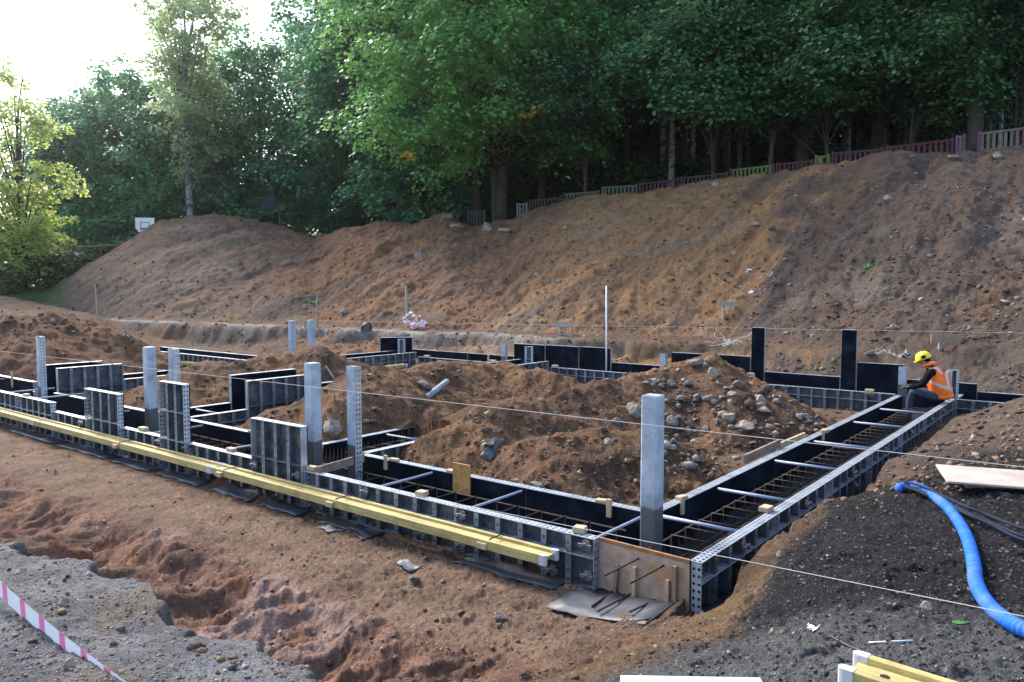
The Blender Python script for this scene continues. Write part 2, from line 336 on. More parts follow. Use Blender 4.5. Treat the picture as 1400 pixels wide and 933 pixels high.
def column_material():                                     # light steel grey, damp towards the foot with a wavy tide line
    m = mat('pale grey column with damp foot', (.36, .42, .49), .55, .15, .25, 5, .08, 45, dark=(.21, .24, .28), dscale=4, damt=.75)
    n, l = nodes_of(m); b = n['Principled BSDF']; src = b.inputs['Base Color'].links[0].from_socket
    tc = n.new('ShaderNodeTexCoord'); sp = n.new('ShaderNodeSeparateXYZ'); l.new(tc.outputs['Object'], sp.inputs[0])
    nz = n.new('ShaderNodeTexNoise'); nz.inputs['Scale'].default_value = 7; l.new(tc.outputs['Object'], nz.inputs['Vector'])
    ad = n.new('ShaderNodeMath'); ad.operation = 'MULTIPLY_ADD'; ad.inputs[1].default_value = .08; l.new(nz.outputs[0], ad.inputs[0]); l.new(sp.outputs[2], ad.inputs[2])
    mr = n.new('ShaderNodeMapRange'); mr.inputs[1].default_value = .64; mr.inputs[2].default_value = .67; mr.inputs[3].default_value = 1; mr.inputs[4].default_value = 0
    l.new(ad.outputs[0], mr.inputs[0])
    mx = n.new('ShaderNodeMix'); mx.data_type = 'RGBA'; mx.inputs[7].default_value = (.085, .09, .095, 1); l.new(src, mx.inputs[6]); l.new(mr.outputs[0], mx.inputs[0]); l.new(mx.outputs[2], b.inputs['Base Color'])
    return m
M_['column'] = column_material()

def ground_material():
    m = bpy.data.materials.new('soil and asphalt'); m.use_nodes = True; n, l = nodes_of(m); b = n['Principled BSDF']
    b.inputs['Roughness'].default_value = .95; b.inputs['Specular IOR Level'].default_value = .15
    at_ = n.new('ShaderNodeAttribute'); at_.attribute_name = 'soil'
    tc = n.new('ShaderNodeTexCoord')
    def noise(s, det=6, ro=.7):
        k = n.new('ShaderNodeTexNoise'); k.inputs['Scale'].default_value = s; k.inputs['Detail'].default_value = det; k.inputs['Roughness'].default_value = ro
        l.new(tc.outputs['Object'], k.inputs['Vector']); return k.outputs['Fac']
    def rng(s, a, b_, c, d):
        k = n.new('ShaderNodeMapRange'); k.inputs[1].default_value = a; k.inputs[2].default_value = b_; k.inputs[3].default_value = c; k.inputs[4].default_value = d; l.new(s, k.inputs[0]); return k.outputs[0]
    def mul(a, b_):
        k = n.new('ShaderNodeMath'); k.operation = 'MULTIPLY'; l.new(a, k.inputs[0]); l.new(b_, k.inputs[1]); return k.outputs[0]
    f1 = rng(noise(3.0, 8), .3, .7, .62, 1.38); f2 = rng(noise(28, 5, .8), .3, .7, .55, 1.45); f3 = rng(noise(120, 3), .3, .7, .7, 1.3)
    fac = mul(mul(f1, f2), f3)
    vm = n.new('ShaderNodeVectorMath'); vm.operation = 'SCALE'; l.new(at_.outputs['Color'], vm.inputs[0]); l.new(fac, vm.inputs['Scale'])
    # pebbles: pale chips
    vo = n.new('ShaderNodeTexVoronoi'); vo.inputs['Scale'].default_value = 22; l.new(tc.outputs['Object'], vo.inputs['Vector'])
    wn_ = n.new('ShaderNodeTexWhiteNoise'); l.new(vo.outputs['Color'], wn_.inputs['Vector'])
    pick = rng(wn_.outputs['Value'], .86, .88, 0, 1); near = rng(vo.outputs['Distance'], .22, .34, 1, 0)
    chip = mul(pick, near)
    vo2 = n.new('ShaderNodeTexVoronoi'); vo2.inputs['Scale'].default_value = 60; l.new(tc.outputs['Object'], vo2.inputs['Vector'])
    wn2 = n.new('ShaderNodeTexWhiteNoise'); l.new(vo2.outputs['Color'], wn2.inputs['Vector'])
    chip2 = mul(rng(wn2.outputs['Value'], .78, .8, 0, 1), rng(vo2.outputs['Distance'], .25, .4, 1, 0))
    mx = n.new('ShaderNodeMix'); mx.data_type = 'RGBA'; l.new(vm.outputs[0], mx.inputs[6]); mx.inputs[7].default_value = (.34, .29, .25, 1)
    k = n.new('ShaderNodeMath'); k.operation = 'MULTIPLY'; k.inputs[1].default_value = .6; l.new(chip, k.inputs[0]); l.new(k.outputs[0], mx.inputs[0])
    mx2 = n.new('ShaderNodeMix'); mx2.data_type = 'RGBA'; l.new(mx.outputs[2], mx2.inputs[6]); mx2.inputs[7].default_value = (.30, .27, .25, 1)
    k2 = n.new('ShaderNodeMath'); k2.operation = 'MULTIPLY'; k2.inputs[1].default_value = .45; l.new(chip2, k2.inputs[0]); l.new(k2.outputs[0], mx2.inputs[0])
    l.new(mx2.outputs[2], b.inputs['Base Color'])
    hs = n.new('ShaderNodeMath'); hs.operation = 'ADD'; l.new(f2, hs.inputs[0]); l.new(f3, hs.inputs[1])
    h2 = n.new('ShaderNodeMath'); h2.operation = 'ADD'; l.new(hs.outputs[0], h2.inputs[0]); l.new(chip, h2.inputs[1])
    bp = n.new('ShaderNodeBump'); bp.inputs['Strength'].default_value = .9; bp.inputs['Distance'].default_value = .025; l.new(h2.outputs[0], bp.inputs['Height']); l.new(bp.outputs[0], b.inputs['Normal'])
    return m
M_['ground'] = ground_material()

# ------------------------------------------------------------------ mesh helpers
class MB:
    def __init__(s): s.v = []; s.f = []; s.uv = []; s.mi = []
    def face(s, idx, uvs=None, mi=0):
        s.f.append(idx); s.uv.append(uvs or [(0., .5)] * len(idx)); s.mi.append(mi)
    def box(s, x0, x1, y0, y1, z0, z1, mi=0, T=None):
        b = len(s.v); P = [(x, y, z) for z in (z0, z1) for y in (y0, y1) for x in (x0, x1)]
        if T is not None: Q = [tuple(T @ Vector(p)) for p in P]
        else: Q = P
        s.v += Q; c = ((x0 + x1) / 2, (y0 + y1) / 2, (z0 + z1) / 2); o = (x0, y0, z0)
        for f, ax in (((0, 2, 3, 1), 2), ((4, 5, 7, 6), 2), ((0, 1, 5, 4), 1), ((2, 6, 7, 3), 1), ((0, 4, 6, 2), 0), ((1, 3, 7, 5), 0)):
            a2 = [k for k in (0, 1, 2) if k != ax]; d = [(x1 - x0, y1 - y0, z1 - z0)[k] for k in a2]
            la, sa = (a2[0], a2[1]) if d[0] >= d[1] else (a2[1], a2[0])
            s.face([b + i for i in f], [(P[i][la] - o[la], P[i][sa] - c[sa]) for i in f], mi)
        return s
    def tube(s, pts, r, n=8, mi=0, cap=True, radii=None):
        pts = [Vector(p) for p in pts]; b = len(s.v); up = Vector((0, 0, 1)); prev = None
        for i, p in enumerate(pts):
            t = (pts[min(i + 1, len(pts) - 1)] - pts[max(i - 1, 0)]).normalized()
            if prev is None:
                a = t.cross(up) if abs(t.z) < .95 else t.cross(Vector((1, 0, 0)))
            else:
                a = prev - t * prev.dot(t)
            a.normalize(); prev = a; c = t.cross(a); rr = radii[i] if radii else r
            for k in range(n):
                q = p + (a * math.cos(2 * math.pi * k / n) + c * math.sin(2 * math.pi * k / n)) * rr; s.v.append(tuple(q))
        for i in range(len(pts) - 1):
            for k in range(n):
                k2 = (k + 1) % n; s.face([b + i * n + k, b + i * n + k2, b + (i + 1) * n + k2, b + (i + 1) * n + k], None, mi)
        if cap:
            s.face([b + k for k in range(n)][::-1], None, mi); s.face([b + (len(pts) - 1) * n + k for k in range(n)], None, mi)
        return s
    def prism(s, poly, z0, z1, mi=0, T=None):               # polygon in xy extruded along z
        b = len(s.v); n = len(poly); P = [(x, y, z0) for x, y in poly] + [(x, y, z1) for x, y in poly]
        s.v += [tuple(T @ Vector(p)) if T is not None else p for p in P]
        s.face([b + i for i in range(n)][::-1], None, mi); s.face([b + n + i for i in range(n)], None, mi)
        for i in range(n):
            j = (i + 1) % n; s.face([b + i, b + j, b + n + j, b + n + i], None, mi)
        return s
    def mesh(s, name, mats, smooth=False):
        me = bpy.data.meshes.new(name); me.from_pydata(s.v, [], s.f)
        ul = me.uv_layers.new(name='uv'); flat = [c for f in s.uv for q in f for c in q]; ul.data.foreach_set('uv', flat)
        for m in (mats if isinstance(mats, (list, tuple)) else [mats]): me.materials.append(m)
        me.polygons.foreach_set('material_index', s.mi)
        if smooth: me.polygons.foreach_set('use_smooth', [True] * len(me.polygons))
        me.update(); return me
    def build(s, name, mats, parent=None, smooth=False, loc=None):
        return link(name, s.mesh(name, mats, smooth), parent, loc)
def link(name, data, parent=None, loc=None):
    o = bpy.data.objects.new(name, data); COL.objects.link(o)
    if parent is not None: o.parent = parent
    if loc is not None: o.location = tuple(loc)
    return o
def tag(o, label, cat, group=None, kind=None):
    if label: o['label'] = label
    if cat: o['category'] = cat
    if group: o['group'] = group
    if kind: o['kind'] = kind
    return o
def thing(name, label, cat, loc=(0, 0, 0), rz=0.0, group=None):
    o = bpy.data.objects.new(name, None); o.empty_display_size = .2; COL.objects.link(o); o.location = tuple(loc); o.rotation_euler = (0, 0, rz)
    return tag(o, label, cat, group)
def dup(root, loc, rz=None, label=None, scale=None, rot=None):
    r = root.copy(); COL.objects.link(r); r.location = tuple(loc)
    if rz is not None: r.rotation_euler = (root.rotation_euler[0], root.rotation_euler[1], rz)
    if rot is not None: r.rotation_euler = rot
    if label: r['label'] = label
    if scale is not None: r.scale = scale if isinstance(scale, (tuple, list)) else (scale,) * 3
    for ch in list(root.children):
        c = ch.copy(); COL.objects.link(c); c.parent = r
        for g in ch.children:
            d = g.copy(); COL.objects.link(d); d.parent = c
    return r
def mesh_np(name, verts, faces_flat, nper, mats, smooth=False, colors=None):
    me = bpy.data.meshes.new(name); nv = len(verts); nf = len(faces_flat) // nper
    me.vertices.add(nv); me.vertices.foreach_set('co', np.asarray(verts, np.float32).ravel())
    me.loops.add(nf * nper); me.loops.foreach_set('vertex_index', np.asarray(faces_flat, np.int32).ravel())
    me.polygons.add(nf); me.polygons.foreach_set('loop_start', np.arange(0, nf * nper, nper, dtype=np.int32))
    if smooth: me.polygons.foreach_set('use_smooth', np.ones(nf, bool))
    for m in (mats if isinstance(mats, (list, tuple)) else [mats]): me.materials.append(m)
    if colors is not None:
        ca = me.color_attributes.new('soil', 'FLOAT_COLOR', 'POINT'); ca.data.foreach_set('color', np.asarray(colors, np.float32).ravel())
    me.update(calc_edges=True); return me

# ------------------------------------------------------------------ THE GROUND (one sheet to the horizon)
def build_ground():
    a_in = np.linspace(R(-41), R(41), 900); a_out = np.concatenate([np.linspace(R(41.5), R(60), 40), np.linspace(R(63), R(297), 70), np.linspace(R(300), R(318.5), 40)])
    ang = np.concatenate([a_in, a_out]); na = len(ang)
    rad = np.concatenate([np.linspace(.5, 2.4, 8), 2.5 * np.exp(np.linspace(0, math.log(12.0 / 2.5), 400)), 12 * np.exp(np.linspace(0, math.log(60 / 12.0), 560))[1:], 60 * np.exp(np.linspace(0, math.log(15.), 24))[1:]]); nr = len(rad)
    A, Rr = np.meshgrid(ang, rad)
    X = (np.sin(A) * Rr).ravel(); Y = (np.cos(A) * Rr).ravel()
    Z, u, v, k = height(X, Y, True)
    # ---- soil colours (albedo)
    n1 = fbm(X * .35, Y * .35, 4, 101); n2 = fbm(X * 1.3, Y * 1.3, 4, 103); n3 = fbm(u * 1.1, v * .25, 4, 105); n4 = fbm(X * .12, Y * .12, 3, 107)
    def c3(r, g, b): return np.array([r, g, b])[None, :]
    def blend(c, col, f): return c * (1 - f[:, None]) + col * f[:, None]
    px = CX + FPX * X / np.maximum(Y, .5)
    c = np.tile(c3(.15, .098, .068), (len(X), 1))
    c = blend(c, c3(.105, .075, .06), sstep(0, .5, n2) * .7)
    floor = sstep(-.3, -.38, Z) * (v < .1) * (u > -.5) * (1 - k['slope'])
    c = blend(c, c3(.21, .145, .105), floor * .8)
    c = blend(c, c3(.225, .135, .10), k['slope'] * .9)
    c = blend(c, c3(.34, .245, .21), k['slope'] * sstep(.05, .4, n3) * .9)
    c = blend(c, c3(.09, .062, .052), k['slope'] * sstep(.1, .5, -n3) * .75)
    c = blend(c, c3(.20, .085, .035), k['slope'] * sstep(.3, .55, n2) * .6)
    c = blend(c, c3(.15, .088, .055), k['mound'] * .9); c = blend(c, c3(.20, .115, .065), k['mound'] * sstep(.0, .4, n2) * .8); c = blend(c, c3(.075, .046, .033), k['mound'] * sstep(.0, .4, -n2) * .8)
    # bank: orange brown gravel in the middle, grey brown left and right
    b = k['bank']
    c = blend(c, c3(.19, .115, .075), b)
    c = blend(c, c3(.30, .18, .10), b * sstep(640, 800, px + n1 * 120) * sstep(1095, 1035, px + n1 * 110 - (k['bt'] - .5) * 90))
    c = blend(c, c3(.115, .086, .070), b * sstep(1035, 1095, px + n1 * 110 - (k['bt'] - .5) * 90) * .9)
    c = blend(c, c3(.175, .125, .09), b * sstep(1100, 1250, px) * sstep(.1, .5, n3) * .8)
    c = blend(c, c3(.125, .094, .078), b * sstep(440, 380, px + n1 * 60) * .8)
    c = blend(c, c3(.17, .088, .055), b * np.exp(-((px - 450) / 90.) ** 2) * sstep(-.3, .3, n2) * .8)
    c = blend(c, c3(.095, .073, .06), b * sstep(.15, .55, n3) * .6)
    c = blend(c, c3(.19, .105, .06), b * sstep(.25, .6, -n3) * .5)
    c = blend(c, c3(.24, .20, .165), b * sstep(.2, .5, n1) * .45)
    n5 = fbm(u * .7 + v * .25, v * .10, 4, 109); c = blend(c, c3(.075, .06, .052), b * sstep(.12, .4, n5) * .65 * (1 - .6 * np.exp(-((px - 930) / 150.) ** 2))); c = blend(c, c3(.25, .145, .085), b * sstep(.12, .4, -n5) * .45 * sstep(1150, 950, px))
    # left: reddish heap and pale bench
    c = blend(c, c3(.145, .08, .052), k['mound'] * sstep(230, 180, px) * .9)
    bench = np.exp(-((v - k['cutv'] - .5) / .45) ** 2) * (v > 6) * (1 - b) * sstep(820, 720, px)
    c = blend(c, c3(.30, .28, .26), bench * sstep(-.2, .2, n2 + .15))
    cutf = np.exp(-((v - k['cutv'] + .15) / .45) ** 2) * (v > 6) * (1 - b)
    c = blend(c, c3(.19, .155, .11), cutf * .75 * sstep(560, 620, px)); c = blend(c, c3(.12, .10, .085), cutf * .8 * sstep(560, 500, px)); c = blend(c, c3(.19, .10, .05), cutf * sstep(.1, .4, fbm(u * 1.2, v * .2, 3, 151)) * .7); c = blend(c, c3(.07, .06, .05), cutf * sstep(.0, .4, fbm(u * 3.5, v * .3, 3, 153)) * .6)
    # old asphalt: grey on the left, black broken asphalt on the right
    c = blend(c, c3(.185, .182, .185), k['asph'] * sstep(9, 5, np.hypot(X, Y)))
    c = blend(c, c3(.10, .10, .107), k['asph'] * sstep(-.15, .35, n2) * .75); c = blend(c, c3(.19, .145, .11), k['asph'] * sstep(.05, .4, fbm(X * 2.2, Y * 2.2, 4, 161)) * .7)
    rz = sstep(-.05, -.35, u) * sstep(5.5, 3.5, v + n2 * .6) * sstep(.02, .14, Z + n2 * .06)
    c = blend(c, c3(.017, .0168, .019), rz * .98)
    c = blend(c, c3(.12, .118, .118), rz * sstep(4.3, 3.5, Y + n2 * .5) * .8)
    c = blend(c, c3(.045, .042, .042), rz * sstep(.1, .5, n1) * .5)
    rim = sstep(-.05, -.2, u) * sstep(4, 3, v) * sstep(-.25, -.1, Z) * (1 - sstep(.0, .16, Z + n2 * .06))
    c = blend(c, c3(.15, .10, .06), rim * .8)
    ltr = sstep(-.12, -.32, u) * sstep(3.3, 5.0, v) * (v < 14)
    c = blend(c, c3(.115, .09, .075), ltr * .8)
    # channels: darker floor between the panels
    for rc in CH:
        ins = ((u > rc[0] - .1) & (u < rc[1] + .1) & (v > rc[2]) & (v < rc[3]) & (Z < -.3)).astype(float)
        c = blend(c, c3(.05, .05, .055), ins * .8)
    # grass at far left, forest floor beyond the crest
    gr = sstep(110, 60, px + n1 * 30) * sstep(40, 43, Y) * (1 - 0 * b)
    c = blend(c, c3(.055, .085, .03), gr)
    fo = sstep(1.04, 1.12, k['bt']) * (Y > 20)
    c = blend(c, c3(.045, .042, .028), fo); c = blend(c, c3(.035, .06, .022), fo * sstep(0, .4, n1))
    lum = c.mean(1, keepdims=True); sat = (1.19 - .19 * np.clip(k['asph'] + rz, 0, 1))[:, None]; c = np.clip(lum + (c - lum) * sat, .012, .6)
    cols = np.concatenate([np.clip(c, .01, .6), np.ones((len(X), 1))], 1)
    verts = np.stack([X, Y, Z], 1); verts = np.concatenate([verts, [[0, 0, .42]]]); cols = np.concatenate([cols, [[.2, .2, .2, 1]]])
    i = np.arange(nr - 1)[:, None] * na; j = np.arange(na)[None, :]; j2 = (j + 1) % na
    q = np.stack([i + j, i + j2, i + na + j2, i + na + j], -1).reshape(-1)
    me = mesh_np('ground', verts, q, 4, M_['ground'], True, cols)
    o = link('ground', me); o['kind'] = 'structure'
    return o
build_ground()

# ------------------------------------------------------------------ FORMWORK PANELS
ORD = ['first', 'second', 'third', 'fourth', 'fifth', 'sixth', 'seventh', 'eighth', 'ninth', 'tenth', 'eleventh', 'twelfth', 'thirteenth']
_pm = {}
def panel_parts(L, H, bright):
    key = (round(L, 2), round(H, 2), bright)
    if key in _pm: return _pm[key]
    fc = MB().box(.004, L - .004, -.014, 0, .004, H - .008).mesh('facing', M_['ply'])
    bk = MB().box(.008, L - .008, .002, .008, .008, H - .01).mesh('backing', M_['plyback'])
    fr = MB(); fr.box(0, L, -.012, .082, H - .006, H); fr.box(.007, L - .007, .0, .080, 0, .006)
    for x in (0.001, L - .007): fr.box(x, x + .006, .001, .080, .007, H - .007)
    fr = fr.mesh('frame', M_['galvp'] if bright else M_['galv'])
    nb = max(1, round(L / .30)); ribs = []
    rb = MB(); rb.box(-.003, .003, .009, .074, .008, H - .008); rb.box(-.026, .026, .075, .079, .008, H - .008, 1)
    rbm = rb.mesh('rib', [M_['rib'], M_['ribp']])
    xs = [L * (i + 1) / (nb + 1) for i in range(nb)]
    zs = [H * .62] if H < .6 else ([H * .52] if H < 1.0 else [H * .36, H * .68])
    rl = MB().box(.008, L - .008, .009, .088, -.003, .003).mesh('mid_rail', M_['galvp'] if bright else M_['rib'])
    _pm[key] = (fc, bk, fr, rbm, xs, rl, zs); return _pm[key]
def panel(u0, v0, u1, v1, z0, z1, label, group, bright=True):
    a = W(u0, v0, z0); b = W(u1, v1, z0); d = b - a; L = float(np.hypot(d[0], d[1]))
    fc, bk, fr, rbm, xs, rl, zs = panel_parts(L, z1 - z0, bright)
    t = thing('formwork_panel', label, 'formwork panel', a, math.atan2(d[1], d[0]), group)
    link('facing', fc, t); link('backing', bk, t); link('frame', fr, t)
    for x in xs: link('rib', rbm, t, (x, 0, 0))
    for z in zs: link('mid_rail', rl, t, (0, 0, z))
    return t
def run(axis, const, cuts, z1, side, where, group, z0=FZ, bright=True, frm='the corner'):
    """a straight wall of panels; axis 'u' or 'v'; cuts ascending; side = +1 ribs towards +other axis, -1 towards - ."""
    for i in range(len(cuts) - 1):
        a, b = cuts[i] + .004, cuts[i + 1] - .004
        zz = z1[i] if isinstance(z1, (list, tuple)) else z1
        lab = '%s panel from %s, %s' % (ORD[i], frm, where)
        if axis == 'u':
            p = (a, const, b, const) if side < 0 else (b, const, a, const)
        else:
            p = (b, const, a, const) if side < 0 else (a, const, b, const)
            p = (p[1], p[0], p[3], p[2])
        panel(*p, z0, zz, lab, group, bright)
G_F = 'steel framed formwork panels of the foundation walls'
run('u', .05, [.81, 2.3, 3.6, 4.52], 0, -1, 'low steel front wall by the near yellow beam', G_F, frm='the wooden end plate')
panel(4.53, .03, 5.47, .03, FZ, .48, 'raised dark panel standing by the tall grey column in the front wall', G_F, False)
run('u', .05, [5.48, 6.93], 0, -1, 'low steel front wall between two raised panels', G_F, frm='the tall column')
panel(6.94, .03, 7.56, .03, FZ, .75, 'tallest narrow steel panel standing up from the front wall', G_F, True)
run('u', .05, [7.57, 8.72], 0, -1, 'low steel front wall', G_F, frm='the tallest panel')
panel(8.73, .03, 9.78, .03, FZ, .47, 'raised square grey panel in the front wall before the pale column', G_F, True)
run('u', .05, [9.79, 11.04], 0, -1, 'low steel front wall', G_F, frm='the left side of the raised square panel')
run('u', .05, [11.05, 12.5, 14.2, 16.0, 18.0, 21], .13, -1, 'higher steel front wall at far left', G_F, frm='the step')
run('u', .9, [.86, 2.2, 3.5, 4.66], 0, 1, 'the inner front wall before the big mound', G_F, frm='the front column')
run('u', .9, [5.58, 7.2, 8.72], 0, 1, 'the inner front wall before the middle mound', G_F, frm='the tall column')
run('u', .9, [9.68, 11.5, 13.32], 0, 1, 'the inner front wall left of the pale column', G_F, frm='the pale column')
run('u', .9, [14.28, 16.2, 18.2, 21], .13, 1, 'the inner wall at far left', G_F, frm='the left junction')
run('v', 0, [0, 1.6, 3.2, 4.8, 6.4, 8.0, 9.3, 10.48], 0, -1, 'the outer right wall', G_F)
run('v', 0, [10.6, 11.4, 12.8], -.02, -1, 'the right wall end behind the worker', G_F, frm='the worker')
run('v', .77, [1.0, 2.6, 4.2, 5.8, 7.4, 9.0, 10.42], 0, 1, 'the inner right wall', G_F, frm='the front column')
run('v', 4.75, [1.0, 2.0, 3.5], 0, -1, 'the cross wall running under the big mound', G_F, frm='the front wall')
run('v', 5.5, [1.0, 2.3, 3.7], 0, 1, 'the cross wall along the middle mound', G_F, frm='the front wall')
run('v', 8.8, [1.0, 2.02], 0, -1, 'the second cross wall nearest the front', G_F, frm='the pale column')
panel(8.8, 3.5, 8.8, 2.03, FZ, .46, 'raised ribbed panel in the second cross wall, the nearer of the pair', G_F, False)
run('v', 8.8, [3.52, 5.2, 7.0, 8.8, 10.4], .15, -1, 'the second cross wall beyond the raised pair', G_F, frm='the raised pair')
run('v', 9.6, [1.0, 2.26], 0, 1, 'the far side of the second cross wall', G_F, frm='the pale column')
panel(9.6, 2.28, 9.6, 3.6, FZ, .47, 'raised smooth black panel in the second cross wall, the farther of the pair', G_F, False)
run('v', 9.6, [3.62, 5.3, 7.0, 8.8, 10.4], .15, 1, 'left side of the second cross wall', G_F, frm='the raised pair')
panel(13.4, 2.2, 13.4, .98, FZ, .45, 'raised ribbed panel with bolts at the left junction', G_F, False)
panel(14.2, .98, 14.2, 2.2, FZ, .45, 'raised black panel behind the ribbed one at the left junction', G_F, False)
run('v', 13.4, [2.22, 3.8, 5.4, 7.0, 8.8, 10.4], .13, -1, 'the third cross wall with a yellow beam', G_F, frm='the raised panels')
run('v', 14.2, [2.22, 3.8, 5.4, 6.02], .13, 1, 'the far side of the third cross wall', G_F, frm='the raised panels')
run('v', 14.2, [6.98, 8.6, 10.4], .13, 1, 'the far end of the third cross wall', G_F, frm='the rear strip')
run('u', 6.1, [14.3, 16.2, 18.2, 20.4], .13, -1, 'rear left strip', G_F, frm='the mound')
run('u', 6.9, [14.3, 16.2, 18.2, 20.9], .13, 1, 'outer rear left strip', G_F, frm='the mound')
run('u', 10.5, [.9, 2.4, 3.9, 5.4, 6.9, 8.7], 0, -1, 'the inner back wall', G_F, frm='the worker')
run('u', 10.5, [9.7, 11.4, 13.3], 0, -1, 'inner back wall', G_F, frm='the second cross wall')
run('u', 10.5, [-1.4, -.1], 0, -1, 'the wall stub right of the worker', G_F, frm='the worker')
# outer back wall, low and raised panels: the picture shows their smooth black faces
VB = 11.4
def ub(px): return onv(px, 490, VB)[0]
def zb(px, py): return onv(px, py, VB)[1]
back = [(-1.4, ub(1338), .05, None), (ub(1338), ub(1236), zb(1320, 524), 'short black panel behind the worker and the right hand frame'), (ub(1236), ub(1172), zb(1200, 497), 'raised black panel just left of the worker'),
        (ub(1171), ub(1150), zb(1160, 451), 'tall narrow black panel left of the worker'), (ub(1149), ub(1046), zb(1100, 512), 'low black panel between the two tall narrow panels'),
        (ub(1045), ub(1027), zb(1036, 448), 'tall narrow black panel behind the rocky mound'), (ub(1026), ub(970), zb(1000, 486), 'raised black panel behind the rocks, the right one'),
        (ub(969), ub(918), zb(940, 483), 'raised black panel behind the rocks, the left one'), (ub(917), ub(836), zb(870, 498), 'low black panel right of the white pole'),
        (ub(835), ub(792), zb(812, 475), 'raised black panel beside the white pole'), (ub(791), ub(746), zb(768, 473), 'raised black panel, second left of the white pole'),
        (ub(745), ub(703), zb(724, 471), 'raised black panel, third left of the white pole'), (ub(702), ub(640), zb(670, 485), 'low black panel with a pale top edge by the perforated post'), (ub(639), ub(556), zb(600, 480), 'low black panel at the far left end of the back wall')]
for a, b, z, lab in back:
    panel(b - .004 if b > a else a, VB, a + .004 if b > a else b, VB, FZ, z, lab or 'short low black panel at the right end of the back wall', G_F, True)
p_ = onv(521, 464, 10.3)
panel(14.6, 10.2, 14.0, 10.9, FZ, .5, 'upright black panel at the far left corner of the back wall', G_F, True)
# wooden end plate closing the front corner
def end_plate():
    a = W(.81, .035, -.40); d = W(.0, .0, -.4) - a
    t = thing('end_plate', 'worn pale chipboard end plate closing the near corner with rebars through it', 'board', a, math.atan2(d[1], d[0]))
    L = float(np.hypot(d[0], d[1])) - .01
    m = MB(); m.box(.01, L, -.009, .009, 0, .375); m.build('board', M_['osb'], t)
    MB().box(.01, L, -.011, .011, .376, .405).build('wet_edge', M_['osbedge'], t)
    for x, h, ro in ((.16, .24, .06), (.33, .26, .02), (.62, .22, .0), (.68, .34, .0)):
        MB().box(x, x + .03, -.042, -.013, -.03, h, 0, Matrix.Rotation(ro, 4, 'Y')).build('stake', M_['oldwood' if x > .65 or x < .3 else 'wood'], t)
    return t
end_plate()

# ------------------------------------------------------------------ TREES
def leaf_mat(name, col, var=.35, trans=.35):
    m = bpy.data.materials.new(name); m.use_nodes = True; n, l = nodes_of(m); b = n['Principled BSDF']; o = n['Material Output']
    b.inputs['Roughness'].default_value = .5; b.inputs['Specular IOR Level'].default_value = .3
    tc = n.new('ShaderNodeTexCoord'); nz = n.new('ShaderNodeTexNoise'); nz.inputs['Scale'].default_value = .7; nz.inputs['Detail'].default_value = 6; nz.inputs['Roughness'].default_value = .8
    l.new(tc.outputs['Object'], nz.inputs['Vector'])
    oi = n.new('ShaderNodeObjectInfo')
    ad = n.new('ShaderNodeMath'); ad.operation = 'MULTIPLY_ADD'; ad.inputs[1].default_value = .25; l.new(oi.outputs['Random'], ad.inputs[0]); l.new(nz.outputs['Fac'], ad.inputs[2])
    mr = n.new('ShaderNodeMapRange'); mr.inputs[1].default_value = .4; mr.inputs[2].default_value = .85; l.new(ad.outputs[0], mr.inputs[0])
    mx = n.new('ShaderNodeMix'); mx.data_type = 'RGBA'
    mx.inputs[6].default_value = (col[0] * (1 - var), col[1] * (1 - var * .8), col[2] * (1 - var * .4), 1); mx.inputs[7].default_value = (min(1, col[0] * (1 + var * 1.3)), col[1] * (1 + var), col[2] * (1 + var * .3), 1)
    l.new(mr.outputs[0], mx.inputs[0]); l.new(mx.outputs[2], b.inputs['Base Color'])
    t = n.new('ShaderNodeBsdfTranslucent'); hs = n.new('ShaderNodeHueSaturation'); hs.inputs['Value'].default_value = 1.6; hs.inputs['Hue'].default_value = .475; l.new(mx.outputs[2], hs.inputs['Color']); l.new(hs.outputs[0], t.inputs[0])
    ms = n.new('ShaderNodeMixShader'); ms.inputs[0].default_value = trans; l.new(b.outputs[0], ms.inputs[1]); l.new(t.outputs[0], ms.inputs[2]); l.new(ms.outputs[0], o.inputs[0])
    return m
M_['leaf_maple'] = leaf_mat('maple leaves', (.10, .275, .08))
M_['leaf_dark'] = leaf_mat('dark leaves', (.085, .235, .12))
M_['leaf_shade'] = leaf_mat('shade maple leaves', (.065, .17, .07), .45)  # darker copy of the maple green, deep forest shade in its colour
M_['leaf_lime'] = leaf_mat('yellow green leaves', (.28, .38, .12), .3, .6)
M_['leaf_pale'] = leaf_mat('pale leaves', (.26, .36, .20), .3, .55)
M_['leaf_bush'] = leaf_mat('bush leaves', (.06, .10, .04))
M_['leaf_yel'] = leaf_mat('yellow autumn leaves', (.45, .36, .04), .2, .4)
M_['bark'] = mat('dark bark', (.055, .045, .038), .9, 0, .4, 3, .6, 14)
def birch_bark():
    m = mat('white birch bark', (.22, .22, .22), .8, 0, .15, 3, .2, 12); n, l = nodes_of(m); b = n['Principled BSDF']; src = b.inputs['Base Color'].links[0].from_socket
    tc = n.new('ShaderNodeTexCoord'); mp = n.new('ShaderNodeMapping'); mp.inputs['Scale'].default_value = (2.5, 2.5, 5); l.new(tc.outputs['Object'], mp.inputs[0])
    nz = n.new('ShaderNodeTexNoise'); nz.inputs['Scale'].default_value = 1; nz.inputs['Detail'].default_value = 5; l.new(mp.outputs[0], nz.inputs['Vector'])
    mr = n.new('ShaderNodeMapRange'); mr.inputs[1].default_value = .52; mr.inputs[2].default_value = .6; l.new(nz.outputs['Fac'], mr.inputs[0])
    mx = n.new('ShaderNodeMix'); mx.data_type = 'RGBA'; mx.inputs[7].default_value = (.04, .035, .03, 1); l.new(src, mx.inputs[6]); l.new(mr.outputs[0], mx.inputs[0]); l.new(mx.outputs[2], b.inputs['Base Color'])
    return m
M_['birch'] = birch_bark()

